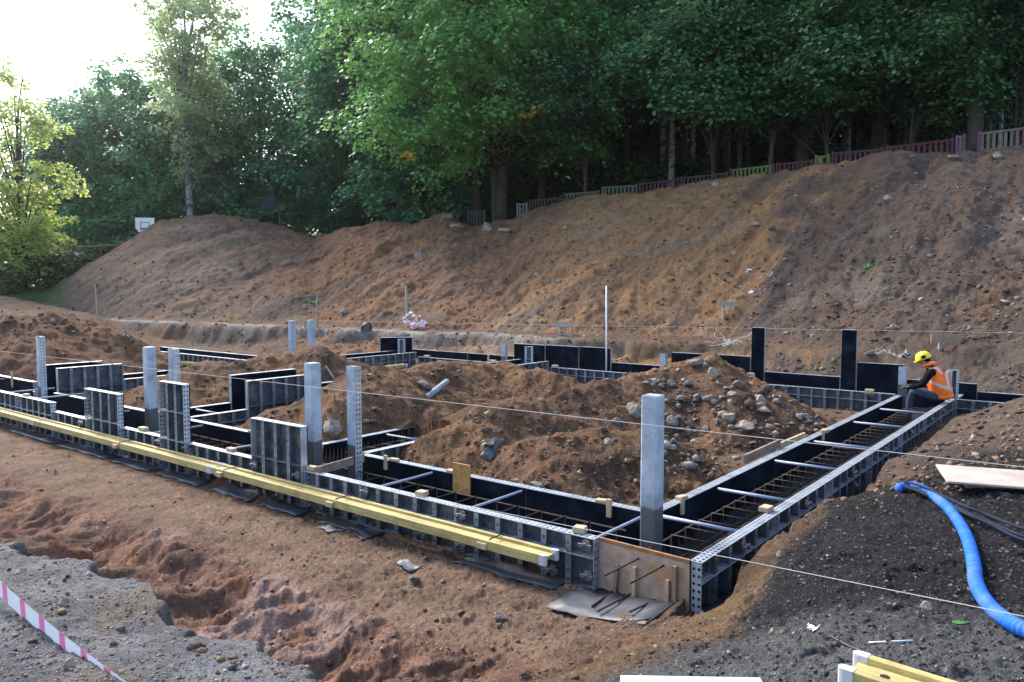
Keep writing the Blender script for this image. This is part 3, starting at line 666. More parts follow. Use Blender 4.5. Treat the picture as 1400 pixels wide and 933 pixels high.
def leaves_mesh(name, rng, centers, radii, per, size, material, flat=.35, droop=.3):
    n = len(centers) * per
    C = np.repeat(centers, per, 0); Rd = np.repeat(radii, per)
    a = rng.uniform(0, 2 * np.pi, n); r = np.sqrt(rng.uniform(0, 1, n)); r = r * (1 + .25 * rng.standard_normal(n) * r)
    off = np.stack([np.cos(a) * r, np.sin(a) * r, rng.uniform(-1, 1, n) * flat - droop * r * r], 1) * Rd[:, None]
    # a clump is tilted a little, each its own way
    tilt = np.repeat(rng.normal(0, .28, (len(centers), 2)), per, 0)
    off[:, 2] += off[:, 0] * tilt[:, 0] + off[:, 1] * tilt[:, 1]
    P = C + off
    nrm = np.stack([np.cos(a) * r * .6, np.sin(a) * r * .6, np.full(n, .8)], 1) + rng.normal(0, .30, (n, 3)); nrm /= np.linalg.norm(nrm, axis=1)[:, None]
    d = np.stack([np.cos(a), np.sin(a), -.3 + 0 * a], 1) + rng.normal(0, .6, (n, 3)); d -= nrm * (d * nrm).sum(1)[:, None]; d /= np.linalg.norm(d, axis=1)[:, None] + 1e-9
    s = np.cross(nrm, d); L = size * rng.uniform(.65, 1.25, n)[:, None]; w = L * .46
    v = np.stack([P - d * L * .5, P + s * w - nrm * L * .08 - d * L * .02, P + d * L * .5 - nrm * L * .12, P - s * w - nrm * L * .08 + d * L * .06], 1).reshape(-1, 3)
    return mesh_np(name, v, np.arange(n * 4), 4, material)
def crown_points(rng, ells, n, hollow=.55, voids=10, vr=.34):
    out = []; rad = []
    vol = np.array([e[3] * e[4] * e[5] for e in ells]); vol = vol / vol.sum()
    for e, f in zip(ells, vol):
        k = int(n * f) + 1; c = np.array(e[:3]); s = np.array(e[3:6])
        vd = rng.normal(0, 1, (voids, 3)); vd /= np.linalg.norm(vd, axis=1)[:, None]
        got = 0
        while got < k:
            d = rng.normal(0, 1, 3); d /= np.linalg.norm(d)
            if (np.arccos(np.clip(vd @ d, -1, 1)) < vr * rng.uniform(.4, 1.2)).any() and rng.random() < .8: continue
            lump = 1 + .17 * math.sin(d[0] * 5.1 + d[1] * 3.7 + c[0]) + .13 * math.sin(d[2] * 7.3 + d[0] * 4.1 + c[2]) + rng.normal(0, .05)
            q = c + d * s * lump * (hollow + (1 - hollow) * rng.random() ** .6)
            out.append(q); rad.append(rng.uniform(.75, 1.25)); got += 1
    return np.array(out), np.array(rad)
def trunk_mesh(name, rng, H, r0, pts, material, lean=.02, fork=.35, nl=26, stems=1):
    m = MB()
    for sidx in range(stems):
        ph = rng.uniform(0, 6.28); ox, oy = (rng.normal(0, .25), rng.normal(0, .25)) if sidx else (0, 0)
        axis = []
        for i in range(12):
            t = i / 11; axis.append(Vector((ox + lean * H * t * math.cos(ph) * (1 + sidx) + .12 * math.sin(t * 6 + ph) * t * 2, oy + lean * H * t * math.sin(ph) * (1 + sidx) + .12 * math.cos(t * 5 + ph) * t * 2, -.5 + t * (H * .93 + .5))))
        rr = [max(.03, r0 * (1.25 - t_) if t_ > .06 else r0 * 1.5) * (1 if sidx == 0 else .7) for t_ in [i / 11 * .98 + .0 for i in range(12)]]
        m.tube(axis, r0, 9, radii=[r * (1 - .55 * i / 11) for i, r in enumerate(rr)])
        order = rng.permutation(len(pts))[:nl]
        for k in order:
            p = Vector(pts[k]); t = np.clip((p.z / H - .18) * rng.uniform(.6, .95), fork * .6, .9); i = min(10, int(t * 11)); f = t * 11 - i
            a = axis[i].lerp(axis[i + 1], f); d = p - a
            mid = a + d * .5 + Vector((0, 0, .12 * d.length)); br = r0 * .34 * (1 - t * .6)
            m.tube([a, a.lerp(mid, .5) + Vector((0, 0, .02 * d.length)), mid, mid.lerp(p, .55), p], br, 5, radii=[br, br * .8, br * .6, br * .4, br * .12], cap=False)
    return m.mesh(name, material, True)
TREE = {}
def make_tree(key, seed, H, r0, ells, n, per, size, leaf, bark='bark', hollow=.55, voids=10, flat=.35, droop=.3, crad=1.0, nl=26, stems=1, lean=.02, fork=.35):
    rng = np.random.default_rng(seed); pts, rad = crown_points(rng, ells, n, hollow, voids)
    TREE[key] = (trunk_mesh('trunk', rng, H, r0, pts, M_[bark], lean, fork, nl, stems), leaves_mesh('crown', rng, pts, rad * crad, per, size, M_[leaf], flat, droop), H)
# each model: crown lobes (x, y, z, rx, ry, rz) in metres above the foot
make_tree('hero', 3, 21, .30, [(0, 0, 13, 8.2, 7.5, 7.5), (-4.2, -2.5, 6.6, 4.6, 4.2, 3.6), (3.6, -2, 7.6, 4.2, 4, 3.2), (-1, -4, 9, 5.5, 3.5, 4.5)], 640, 150, .215, 'leaf_maple', hollow=.6, crad=1.15, nl=46, stems=2, voids=9)
make_tree('maple', 5, 20, .36, [(0, 0, 12, 6.2, 6, 8), (-2, -1.5, 5, 4.5, 4, 4), (2.5, -1, 5.5, 4.2, 4, 4)], 470, 125, .24, 'leaf_dark', hollow=.55, crad=1.1, nl=34, voids=12)
make_tree('broad', 8, 17, .34, [(0, 0, 10, 5.6, 5.5, 6.5), (1.5, -1, 4.5, 4.5, 4, 3.8), (-2.2, -.5, 5, 4, 4, 3.6)], 400, 120, .24, 'leaf_dark', hollow=.55, crad=1.05, nl=30, voids=16)
make_tree('pale', 11, 22, .24, [(0, 0, 16, 3.4, 3.2, 6.5), (.6, 0, 9, 2.6, 2.5, 4)], 210, 70, .25, 'leaf_pale', 'birch', hollow=.3, crad=.85, nl=40, voids=20, lean=.015)
make_tree('lime', 14, 13.5, .24, [(0, 0, 3.4, 2.7, 2.8, 2.6), (1.9, -.4, 6.4, 1.7, 1.6, 1.5), (-1.9, 0, 6.8, 1.9, 1.9, 2.0), (1.0, 0, 9.4, 1.6, 1.5, 1.5), (-1.2, .2, 10.4, 1.3, 1.3, 1.5), (.2, 0, 12.2, .9, .9, 1.2)], 205, 62, .21, 'leaf_lime', hollow=.25, crad=.72, nl=60, voids=14, lean=.03)
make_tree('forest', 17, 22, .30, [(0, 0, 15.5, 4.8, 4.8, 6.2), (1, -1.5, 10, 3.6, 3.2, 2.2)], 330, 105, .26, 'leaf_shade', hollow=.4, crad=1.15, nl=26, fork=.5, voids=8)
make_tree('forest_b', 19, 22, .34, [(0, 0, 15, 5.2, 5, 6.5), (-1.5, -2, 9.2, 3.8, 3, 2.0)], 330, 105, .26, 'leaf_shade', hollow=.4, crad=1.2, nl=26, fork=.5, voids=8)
make_tree('birch', 23, 22, .17, [(0, 0, 17, 3, 3, 5)], 150, 70, .24, 'leaf_maple', 'birch', hollow=.3, crad=.9, nl=22, fork=.6, lean=.012)
make_tree('wall', 29, 19, .3, [(0, 0, 11, 5.5, 5, 8), (0, 0, 4, 5.5, 4.5, 4.5)], 300, 80, .40, 'leaf_dark', hollow=.5, crad=1.3, nl=12, voids=4)
make_tree('sapling', 31, 9, .09, [(0, 0, 6.2, 2.4, 2.4, 2.6), (.8, -.8, 4, 1.6, 1.6, 1.3)], 90, 80, .22, 'leaf_bush', hollow=.3, crad=.8, nl=16, voids=8)
make_tree('bush', 37, 3, .06, [(0, 0, 1.3, 1.7, 1.6, 1.4)], 60, 80, .17, 'leaf_bush', hollow=.3, crad=.6, nl=14, voids=5, stems=3)
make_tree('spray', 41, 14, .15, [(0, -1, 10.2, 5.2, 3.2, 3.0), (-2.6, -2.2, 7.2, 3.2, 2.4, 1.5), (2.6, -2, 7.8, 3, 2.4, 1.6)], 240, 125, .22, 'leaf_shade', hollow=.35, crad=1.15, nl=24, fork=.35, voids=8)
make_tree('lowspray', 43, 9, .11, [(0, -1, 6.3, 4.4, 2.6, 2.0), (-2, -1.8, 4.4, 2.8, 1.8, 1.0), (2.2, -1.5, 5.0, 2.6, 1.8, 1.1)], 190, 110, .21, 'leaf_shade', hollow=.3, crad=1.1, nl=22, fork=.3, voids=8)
def tree(key, px, D, scale=1.0, rz=0.0, label='', cat='tree', group=None, name='tree', dz=0.0, top=None, tilt=0.0, y=None):
    p = atD(px, 300, D); z = h1(p[0], p[1]) - .15 + dz
    tm, lm, H = TREE[key]
    if top is not None: scale = (atD(px, top, D)[2] - z) / H
    t = thing(name, label, cat, (p[0], p[1], z), rz, group); t.scale = (scale,) * 3
    if tilt: t.rotation_euler = (0, tilt, rz)
    link('trunk', tm, t); link('crown', lm, t); return t
big_maple = tree('hero', 685, 44.5, 1.0, 0.2, 'big bright green maple leaning over the bank before the dark forest', name='maple_tree')
for px_, py_ in ((718, 158), (733, 148), (560, 215)):
    q_ = atD(px_, py_, 38.2); rg_ = np.random.default_rng(px_); cl_ = leaves_mesh('yellow_leaves', rg_, rg_.normal(0, .12, (5, 3)), np.full(5, .22), 9, .22, M_['leaf_yel'])
    lo_ = link('yellow_leaves', cl_, big_maple); lo_.location = (Matrix.Rotation(-.2, 4, 'Z') @ (Vector(q_) - big_maple.location)); lo_['label'] = 'small spray of yellow leaves'
tree('maple', 575, 51, 1.1, 1.0, 'dark maple directly behind the left flank of the big bright maple', name='maple_tree')
tree('maple', 535, 56, 1.15, 2.2, 'dark green maple standing above the middle of the bank', name='maple_tree')
tree('maple', 500, 60, 1.2, 4.0, 'tall dark maple behind the blue basketball board', name='maple_tree')
tree('broad', 352, 62, 1.32, 1.2, 'dense dark tree behind the crest of the left heap', name='broadleaf_tree', top=36)
tree('broad', 470, 57, .62, 3.1, 'low spreading tree filling the dip between heap and bank', name='broadleaf_tree')
tree('broad', 296, 63, 1.0, 3.0, 'dark broad tree right of the pale trunked tree', name='broadleaf_tree', top=62)
tree('pale', 262, 54, .98, 0.5, 'thin pale trunked tree rising highest against the white sky', name='birch_tree')
tree('broad', 215, 59, 1.0, 0.4, 'teal green tree behind the white basketball board', name='broadleaf_tree', top=72)
tree('broad', 160, 61, 1.0, 5.1, 'rounded tree standing lower beside the bright sky gap', name='broadleaf_tree', top=92)
tree('broad', 112, 62, 1.0, 2.0, 'furthest left dark tree partly behind the yellow green tree', name='broadleaf_tree', top=118)
tree('lime', 26, 46, 1.0, 0.0, 'sunlit yellow green tree with a bare forked top at the left edge', name='lime_tree', top=72)
tree('lime', -70, 47, 1.15, 2.0, 'yellow green tree cut off by the left picture edge', name='lime_tree')
for i, (px, D, s, r_, lab) in enumerate([(75, 47, .95, 0, 'shaggy brown green bush right of the yellow green tree trunk'), (105, 49, 1.0, 2, 'dark bush where the heap meets the grass'), (8, 45, .8, 4, 'green bush at the foot of the left edge tree'), (140, 53, 1.3, 1, 'dark bush behind the end of the left heap'), (185, 56.5, 1.4, 5, 'dark bush under the white basketball board'), (50, 50, 1.2, 3, 'shaded bush behind the left tree trunk'), (448, 54, .9, 2.5, 'dark bush in the notch between the two heaps')]):
    tree('bush', px, D, s, r_, lab, 'bush', name='bush')
# trees along the fence on the plateau
for key, px, D, s, r_, lab, nm in [
    ('birch', 916, 43, 1.0, 0, 'white speckled birch trunk left of the dark gap in the forest', 'birch_tree'), ('birch', 947, 46, .95, 2, 'dark trunked birch just right of the white birch', 'birch_tree'), ('birch', 905, 47, 1.05, 4, 'thinner birch half hidden behind the white birch', 'birch_tree'),
    ('spray', 1010, 40.5, 1.0, 0.3, 'maple with low flat sprays of leaves over the lime fence', 'maple_tree'), ('forest', 1093, 39, .95, 0.7, 'dark straight tree behind the small lime fence frame', 'forest_tree'), ('birch', 1157, 39.5, .9, 3, 'slim grey trunk between the two thick trunks', 'birch_tree'),
    ('forest_b', 1198, 37.5, 1.05, 1.9, 'thick straight trunk behind the dark red fence', 'forest_tree'), ('spray', 1150, 39, .95, 2.6, 'maple with leaves hanging between the trunks on the right', 'maple_tree'), ('forest', 1328, 32.5, .95, 3.3, 'thick dark trunk standing in the gap of the pink fence', 'forest_tree'),
    ('spray', 1290, 36, .85, 1.2, 'tree with dull hanging leaves above the pink fence', 'broadleaf_tree'), ('sapling', 1241, 34, .9, .5, 'slim sapling with pale leaves before the red fence', 'sapling'), ('birch', 1362, 37, .9, 1, 'thin pale trunk near the right edge of the forest', 'birch_tree'),
    ('sapling', 1292, 34, .6, 2.5, 'low leafy shrub in front of the dark red fence', 'shrub')]:
    tree(key, px, D, s, r_, lab, name=nm)
for px, D, s_, r_, lab in [(975, 38, 1.0, .2, 'young maple with flat sprays of leaves right of the white birch'), (1050, 37, 1.1, 3.2, 'young maple with leafy sprays above the long lime fence'), (1130, 36, 1.0, 5.0, 'young maple with sprays above the small lime frame'), (1235, 35, .9, 1.2, 'young tree with dull leaves above the magenta fence'), (1378, 33, .9, 2.2, 'young tree with leaves above the pale fence at right'), (800, 42, 1.0, 4.4, 'young maple low under the big maple canopy')]:
    tree('lowspray', px, D, s_, r_, lab, name='young_maple')
tree('forest_b', 1412, 31, 1.0, .4, 'leaning trunk cutting the upper right corner', name='forest_tree', tilt=-.12)
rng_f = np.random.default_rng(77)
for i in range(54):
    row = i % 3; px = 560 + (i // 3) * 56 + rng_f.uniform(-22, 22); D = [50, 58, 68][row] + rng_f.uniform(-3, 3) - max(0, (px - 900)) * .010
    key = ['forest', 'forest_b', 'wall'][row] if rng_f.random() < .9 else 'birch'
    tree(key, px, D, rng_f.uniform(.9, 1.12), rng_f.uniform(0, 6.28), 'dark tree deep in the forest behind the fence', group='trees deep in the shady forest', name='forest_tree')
for i in range(15):
    px = -330 + i * 66 + rng_f.uniform(-20, 20); D = 72 + rng_f.uniform(-4, 4)
    if px < 640: continue
    tree('wall', px, D, rng_f.uniform(.75, .9) if px < 330 else 1.1, rng_f.uniform(0, 6.28), 'far tree closing the view behind the big maple', group='far trees behind the big maple', name='broadleaf_tree')
for i in range(18):
    px = 620 + i * 46 + rng_f.uniform(-16, 16); D = np.interp(px, [600, 1400], [50, 37]) + rng_f.uniform(0, 4)
    tree('bush', px, D, rng_f.uniform(.8, 1.5), rng_f.uniform(0, 6.28), 'dark undergrowth bush between the forest trunks behind the fence', 'bush', 'undergrowth bushes of the forest', 'bush')

# ------------------------------------------------------------------ STONES
def ico():
    bm = bmesh.new(); bmesh.ops.create_icosphere(bm, subdivisions=1, radius=1); v = np.array([x.co[:] for x in bm.verts]); f = np.array([[q.index for q in p.verts] for p in bm.faces]); bm.free(); return v, f
ICV, ICF = ico()
def stone_mat():
    m = bpy.data.materials.new('stones and clods'); m.use_nodes = True; n, l = nodes_of(m); b = n['Principled BSDF']; b.inputs['Roughness'].default_value = .95; b.inputs['Specular IOR Level'].default_value = .15
    a = n.new('ShaderNodeAttribute'); a.attribute_name = 'soil'; tc = n.new('ShaderNodeTexCoord'); nz = n.new('ShaderNodeTexNoise'); nz.inputs['Scale'].default_value = 18; nz.inputs['Detail'].default_value = 5
    l.new(tc.outputs['Object'], nz.inputs['Vector']); mr = n.new('ShaderNodeMapRange'); mr.inputs[1].default_value = .3; mr.inputs[2].default_value = .7; mr.inputs[3].default_value = .65; mr.inputs[4].default_value = 1.3; l.new(nz.outputs['Fac'], mr.inputs[0])
    vm = n.new('ShaderNodeVectorMath'); vm.operation = 'SCALE'; l.new(a.outputs['Color'], vm.inputs[0]); l.new(mr.outputs[0], vm.inputs['Scale']); l.new(vm.outputs[0], b.inputs['Base Color']); return m
M_['stone'] = stone_mat()
SOIL = [(.16, .094, .058), (.115, .07, .046), (.21, .135, .082), (.09, .063, .048)]
PALE = [(.25, .22, .195), (.21, .18, .155), (.31, .275, .24), (.18, .165, .155)]
TAR = [(.05, .048, .048), (.075, .07, .068), (.035, .034, .036), (.10, .09, .08)]
def scatter(name, n, px_rng, py_rng, size, pale, seed, keep=None, tiny=2.6, sink=.3, soil=SOIL):
    """stones strewn over the ground inside a region of the site; sizes are real metres"""
    rng = np.random.default_rng(seed); px = rng.uniform(*px_rng, n); py = rng.uniform(*py_rng, n)
    X = np.zeros(n); Y = np.zeros(n)
    a = (px - CX) / FPX; b_ = (CY - py) / FPX; dx = a; dy = _c + b_ * _s; dz = -_s + b_ * _c
    t = np.full(n, 1.5); done = np.zeros(n, bool); step = .02
    ts = np.concatenate([1.5 * np.exp(np.arange(0, 3.5, .02)), [60.]])
    tf = np.full(n, 60.); prev = np.full(n, 1.5)
    for tt in ts:
        m_ = ~done
        if not m_.any(): break
        g = CAMH + dz[m_] * tt - height(dx[m_] * tt, dy[m_] * tt); idx = np.nonzero(m_)[0][g < 0]; tf[idx] = tt; done[idx] = True
        prev[np.nonzero(m_)[0][g >= 0]] = tt
    for _ in range(5):
        mid = (prev + tf) / 2; g = CAMH + dz * mid - height(dx * mid, dy * mid); tf = np.where(g < 0, mid, tf); prev = np.where(g < 0, prev, mid)
    ok = done; X = (dx * tf)[ok]; Y = (dy * tf)[ok]
    if keep is not None:
        u, v = uv_of(X, Y); k = keep(X, Y, u, v); X, Y = X[k], Y[k]
    u, v = uv_of(X, Y)
    inch = np.zeros(len(X), bool)
    for rc in CH: inch |= (u > rc[0] - .12) & (u < rc[1] + .12) & (v > rc[2] - .12) & (v < rc[3] + .12)
    X, Y = X[~inch], Y[~inch]; n = len(X)
    Z = height(X, Y); s = size[0] * (size[1] / size[0]) ** (rng.random(n) ** tiny)
    vs = ICV[None] * (1 + rng.normal(0, .28, (n, len(ICV), 1))); sc = s[:, None] * rng.uniform(.5, 1.35, (n, 3)) * np.array([1, 1, .7]); vs = vs * sc[:, None, :] * .5
    an = rng.uniform(0, 6.28, n); ca, sa = np.cos(an)[:, None], np.sin(an)[:, None]
    vx = vs[..., 0] * ca - vs[..., 1] * sa; vy = vs[..., 0] * sa + vs[..., 1] * ca
    P = np.stack([vx + X[:, None], vy + Y[:, None], vs[..., 2] + (Z + s * (.5 - sink) * .5)[:, None]], -1).reshape(-1, 3)
    F = (ICF[None] + (np.arange(n) * len(ICV))[:, None, None]).reshape(-1)
    isp = rng.random(n) < pale; col = np.where(isp[:, None], np.array(PALE)[rng.integers(0, 4, n)], np.array(soil)[rng.integers(0, 4, n)]) * rng.uniform(.75, 1.2, (n, 1))
    C4 = np.concatenate([np.repeat(col, len(ICV), 0), np.ones((n * len(ICV), 1))], 1)
    o = link(name, mesh_np(name, P, F, 3, M_['stone'], False, C4)); return o
def stuff(o, label, cat): tag(o, label, cat, kind='stuff')
stuff(scatter('bank_rubble', 17000, (0, 1400), (205, 470), (.025, .15), .2, 1, None, 5), 'loose clods and pale pebbles strewn over the spoil bank', 'rubble')
stuff(scatter('mound_rubble', 9000, (0, 1200), (425, 690), (.015, .11), .08, 2, lambda x, y, u, v: (v > .9), 4.0), 'crumbs and small stones covering the mounds between the formwork', 'rubble')
stuff(scatter('trench_gravel', 3000, (0, 1000), (600, 933), (.006, .045), .16, 3, lambda x, y, u, v: v < 0, 3.4), 'small stones lying on the trench floor and reddish slope', 'gravel')
stuff(scatter('asphalt_crumbs', 8000, (850, 1400), (560, 933), (.005, .022), .10, 4, lambda x, y, u, v: u < -.2, 3.2, .3, TAR), 'crumbled asphalt and pebbles on the right hand ground', 'gravel')
stuff(scatter('soil_clods', 5500, (1020, 1400), (500, 720), (.012, .10), .06, 14, lambda x, y, u, v: (u < -.35) & (v > 1.8), 3.6), 'brown clods on the soil heap beside the right wall', 'soil')
stuff(scatter('foreground_gravel', 6000, (0, 460), (735, 933), (.004, .016), .6, 5, lambda x, y, u, v: v < -3.0, 3.0, .3, [(.12, .12, .125), (.16, .155, .15), (.08, .08, .085), (.19, .16, .13)]), 'grey grit scattered over the old asphalt corner', 'gravel')
stuff(scatter('rock_spill', 480, (880, 1150), (490, 660), (.035, .18), .85, 6, lambda x, y, u, v: (u > .9) & (u < 4.6) & (v > 1.5) & (x * .0 + u - 1.0 < .42 * (v - 1.0) + .6), 2.4, .2), 'pale rubble spilling down the right side of the big mound', 'rubble')

def boulder_mesh(seed, mt):
    rng = np.random.default_rng(seed); bm = bmesh.new(); bmesh.ops.create_icosphere(bm, subdivisions=3, radius=.5)
    pl = rng.normal(0, 1, (9, 3)); pl /= np.linalg.norm(pl, axis=1)[:, None]; dd = rng.uniform(.24, .40, 9); off = rng.uniform(0, 50, 3)
    for vtx in bm.verts:
        p = np.array(vtx.co[:])
        for q, d in zip(pl, dd):
            e = p @ q - d
            if e > 0: p = p - q * e * .97
        k = 1 + .06 * math.sin(p[0] * 17 + off[0]) * math.sin(p[1] * 19 + off[1]) + .03 * math.sin(p[2] * 41 + off[2])
        vtx.co = Vector(p * k)
    me = bpy.data.meshes.new('boulder'); bm.to_mesh(me); bm.free(); me.materials.append(mt); return me
BOUL = [boulder_mesh(100 + i, M_['rock' if i % 3 else 'rockd']) for i in range(7)]
_br = random.Random(5)
def boulder(px, py, w, hgt, label, k=None, group=None):
    p = hit(px, py + hgt * .35); D = p[1]; sx = w / FPX * D; sz = hgt / FPX * D
    o = link('boulder', BOUL[(k if k is not None else _br.randrange(7))]); o.location = (p[0], p[1], p[2] + sz * .18)
    o.scale = (sx * 1.05, sx * .85, sz * 1.1); o.rotation_euler = (0, 0, _br.uniform(-.6, .6)); tag(o, label, 'rock', group); return o
for a in [(868, 556, 26, 26, 'pale round boulder just left of the front column'), (455, 582, 30, 26, 'square pale boulder between the tall column and the perforated post'), (845, 575, 18, 12, 'dark stone left of the pale boulder'),
          (832, 602, 14, 14, 'grey stone low on the big mound left of the front column'), (952, 494, 30, 14, 'broad flat rock at the very top of the rocky mound'), (974, 508, 20, 16, 'pale rock just under the mound summit on the right'), (916, 523, 14, 11, 'white stone left of the rocky mound summit'),
          (953, 541, 14, 13, 'white angular rock in the middle of the rubble'), (970, 543, 22, 13, 'grey rock beside the white angular one'), (1003, 537, 16, 9, 'flat pale stone right of the rubble middle'), (995, 568, 20, 20, 'tall pale rock low on the rubble slope'),
          (1020, 580, 30, 14, 'wide brown slab at the right edge of the rubble'), (1010, 524, 18, 12, 'dark stone near the pale concrete block'), (1040, 545, 18, 16, 'grey rock at the foot of the rubble by the back wall'), (942, 578, 14, 12, 'white stone right of the front column'),
          (920, 572, 18, 18, 'brown rock directly right of the front column top'), (965, 585, 12, 9, 'small white stone under the angular rock'), (735, 662, 26, 10, 'flat grey stone on the inner front rail'), (580, 525, 26, 13, 'pale slab of rubble beside the grey pipe'),
          (72, 437, 10, 7, 'tan cobble on top of the left heap'), (170, 457, 8, 7, 'grey cobble near the right end of the left heap'), (572, 349, 16, 12, 'white block of rubble in the middle of the bank'), (622, 308, 18, 12, 'grey boulder near the bank crest left of the maple'),
          (666, 309, 16, 14, 'pale boulder at the foot of the maple trunk'), (690, 314, 20, 11, 'brown boulder on the crest right of the maple trunk'), (612, 295, 18, 14, 'rounded lump on the highest bump of the bank middle'), (472, 424, 12, 10, 'blue grey cobble at the foot of the bank'),
          (416, 418, 10, 8, 'grey cobble left of the thin stake'), (734, 375, 9, 8, 'pale stone alone on the brown bank slope'), (764, 383, 9, 8, 'second pale stone on the brown bank slope'), (773, 311, 7, 6, 'small white stone high on the bank'), (1003, 345, 8, 8, 'grey stone on the orange gravel slope'),
          (1035, 306, 12, 6, 'white stone high on the right of the gravel slope'), (1056, 310, 14, 11, 'pale rock where gravel turns to dark soil'), (977, 251, 14, 8, 'pale rock on the crest before the red fence'), (1302, 214, 16, 9, 'grey boulder on the crest below the pink fence'), (1365, 212, 16, 11, 'white boulder at the far right of the crest'),
          (1250, 214, 12, 8, 'dull stone on the crest before the dark red fence'), (1215, 270, 14, 10, 'brown rock upper right on the dark bank'), (1060, 385, 20, 10, 'dark rock lying right of the white litter'), (1190, 482, 16, 9, 'blue grey rock behind the low back wall'), (1201, 478, 9, 7, 'white cobble behind the low back wall'),
          (1238, 484, 14, 7, 'white rock among tangled wire left of the helmet'), (1222, 446, 16, 8, 'pale stone on the bank above the tall panel'), (1266, 827, 20, 14, 'grey brown stone on the black ground by the hose'), (1112, 862, 0.1, .1, '')][:-1]:
    boulder(*a)
for a in [(95, 906, 22, 17, 'purple grey stone right of the striped tape'), (165, 858, 14, 10, 'small square grey stone on the old asphalt'), (30, 780, 18, 9, 'pale flat stone near the striped tape end'), (88, 822, 16, 14, 'thin upright grey shard on the asphalt'), (259, 884, 12, 9, 'brown pebble near the asphalt edge'), (568, 790, 18, 10, 'pale brown stone in the trench'),
          (553, 807, 11, 7, 'white cobble in the trench below the membrane scrap'), (606, 794, 10, 6, 'small pale stone right in the trench'), (684, 843, 24, 13, 'dark angular stone at the right end of the trench'), (738, 872, 8, 7, 'white pebble at the bottom of the trench'), (790, 862, 8, 7, 'white pebble near the loose rebars'), (878, 851, 16, 10, 'grey stone by the corner soil rim'),
          (1068, 757, 14, 12, 'pale clod on the cut edge beside the right wall'), (1058, 862, 12, 10, 'tan clod on the black ground')]:
    boulder(*a)

# ------------------------------------------------------------------ COLUMNS AND POSTS
def octo(h, c): return [(-h + c, -h), (h - c, -h), (h, -h + c), (h, h - c), (h - c, h), (-h + c, h), (-h, h - c), (-h, -h + c)]
def ztop(px, py, v): return onv(px, py, v)[1]
def column(px, pytop, v, label, zb=FZ, h=.073):
    u, zt = onv(px, pytop, v); p = W(u, v, zb); m = MB().prism(octo(h, .014), 0, zt - zb)
    m.prism(octo(h - .012, .012), zt - zb + .0005, zt - zb + .006)
    o = m.build('column', M_['column']); o.location = tuple(p); o.rotation_euler = (0, 0, ANG_V); tag(o, label, 'column', 'pale columns standing in the formwork'); return o
column(893, 541, .47, 'nearest pale column, standing in the front corner of the formwork'); column(427, 497, .47, 'pale column standing beside the raised dark panel')
column(204, 475, .50, 'pale column standing left of the tallest steel panel'); column(399, 439, 6.5, 'left one of two pale columns behind the small mound'); column(425, 438, 6.75, 'right one of two pale columns behind the small mound')
def perf_post(px, pytop, v, label, w=.13, zb=FZ, dep=.10):
    u, zt = onv(px, pytop, v); H = zt - zb; t = thing('perforated_post', label, 'post', W(u, v, zb), ANG_V - math.pi / 2, 'perforated steel posts')
    m = MB(); m.box(-w / 2, w / 2, -.004, 0, 0, H); m.build('web', M_['column'], t)
    for sx in (-1, 1):
        x = sx * w / 2; MB().box(min(x, x - sx * .005), max(x, x - sx * .005), .001, dep, 0, H).build('flange', M_['galvp'], t)
    MB().box(-w / 2 + .008, w / 2 - .008, .004, dep - .004, H - .012, H - .006).build('end_plate', M_['galv'], t); return t
perf_post(479, 501, .58, 'perforated post right of the tall grey column'); perf_post(233, 477, .58, 'perforated post behind the tallest steel panel'); perf_post(51, 460, .5, 'perforated blue grey post at far left before the reddish heap')
perf_post(688, 472, 10.3, 'short perforated post left of the frame on the back wall', .14); perf_post(906, 484, 10.3, 'short perforated post right of the white pole', .14); perf_post(1234, 502, 10.35, 'short perforated post in front of the worker', .13)
def end_frame(px, pytop, v, label, w=.2, zb=FZ, rz=0):
    u, zt = onv(px, pytop, v); H = zt - zb; t = thing('channel_frame', label, 'steel frame', W(u, v, zb), rz, 'upright ladder like steel frames')
    for sx in (-1, 1): MB().box(sx * w / 2 - .004, sx * w / 2 + .004, -.045, .045, 0, H).build('upright', M_['galvp'], t); MB().box(sx * w / 2 - (.05 if sx > 0 else -.006), sx * w / 2 + (-.006 if sx > 0 else .05), -.049, -.045, 0, H).build('face_strip', M_['galvp'], t)
    for z in (H * .35, H * .65, H - .004): MB().box(-w / 2 + .005, w / 2 - .005, -.043, .043, z - .003, z + .003).build('cross_plate', M_['galv'], t)
    MB().box(-w / 2 + .005, w / 2 - .005, .036, .042, .004, H - .008).build('back_plate', M_['rib'], t); return t
end_frame(549, 464, 10.3, 'ladder like frame beside the upright panel in the far left back corner', .2, FZ, 0); end_frame(723, 474, 10.25, 'ladder like frame in front of the raised black panels', .2, FZ, 0); end_frame(1303, 506, 10.6, 'ladder like frame right behind the worker', .17, FZ, 0)

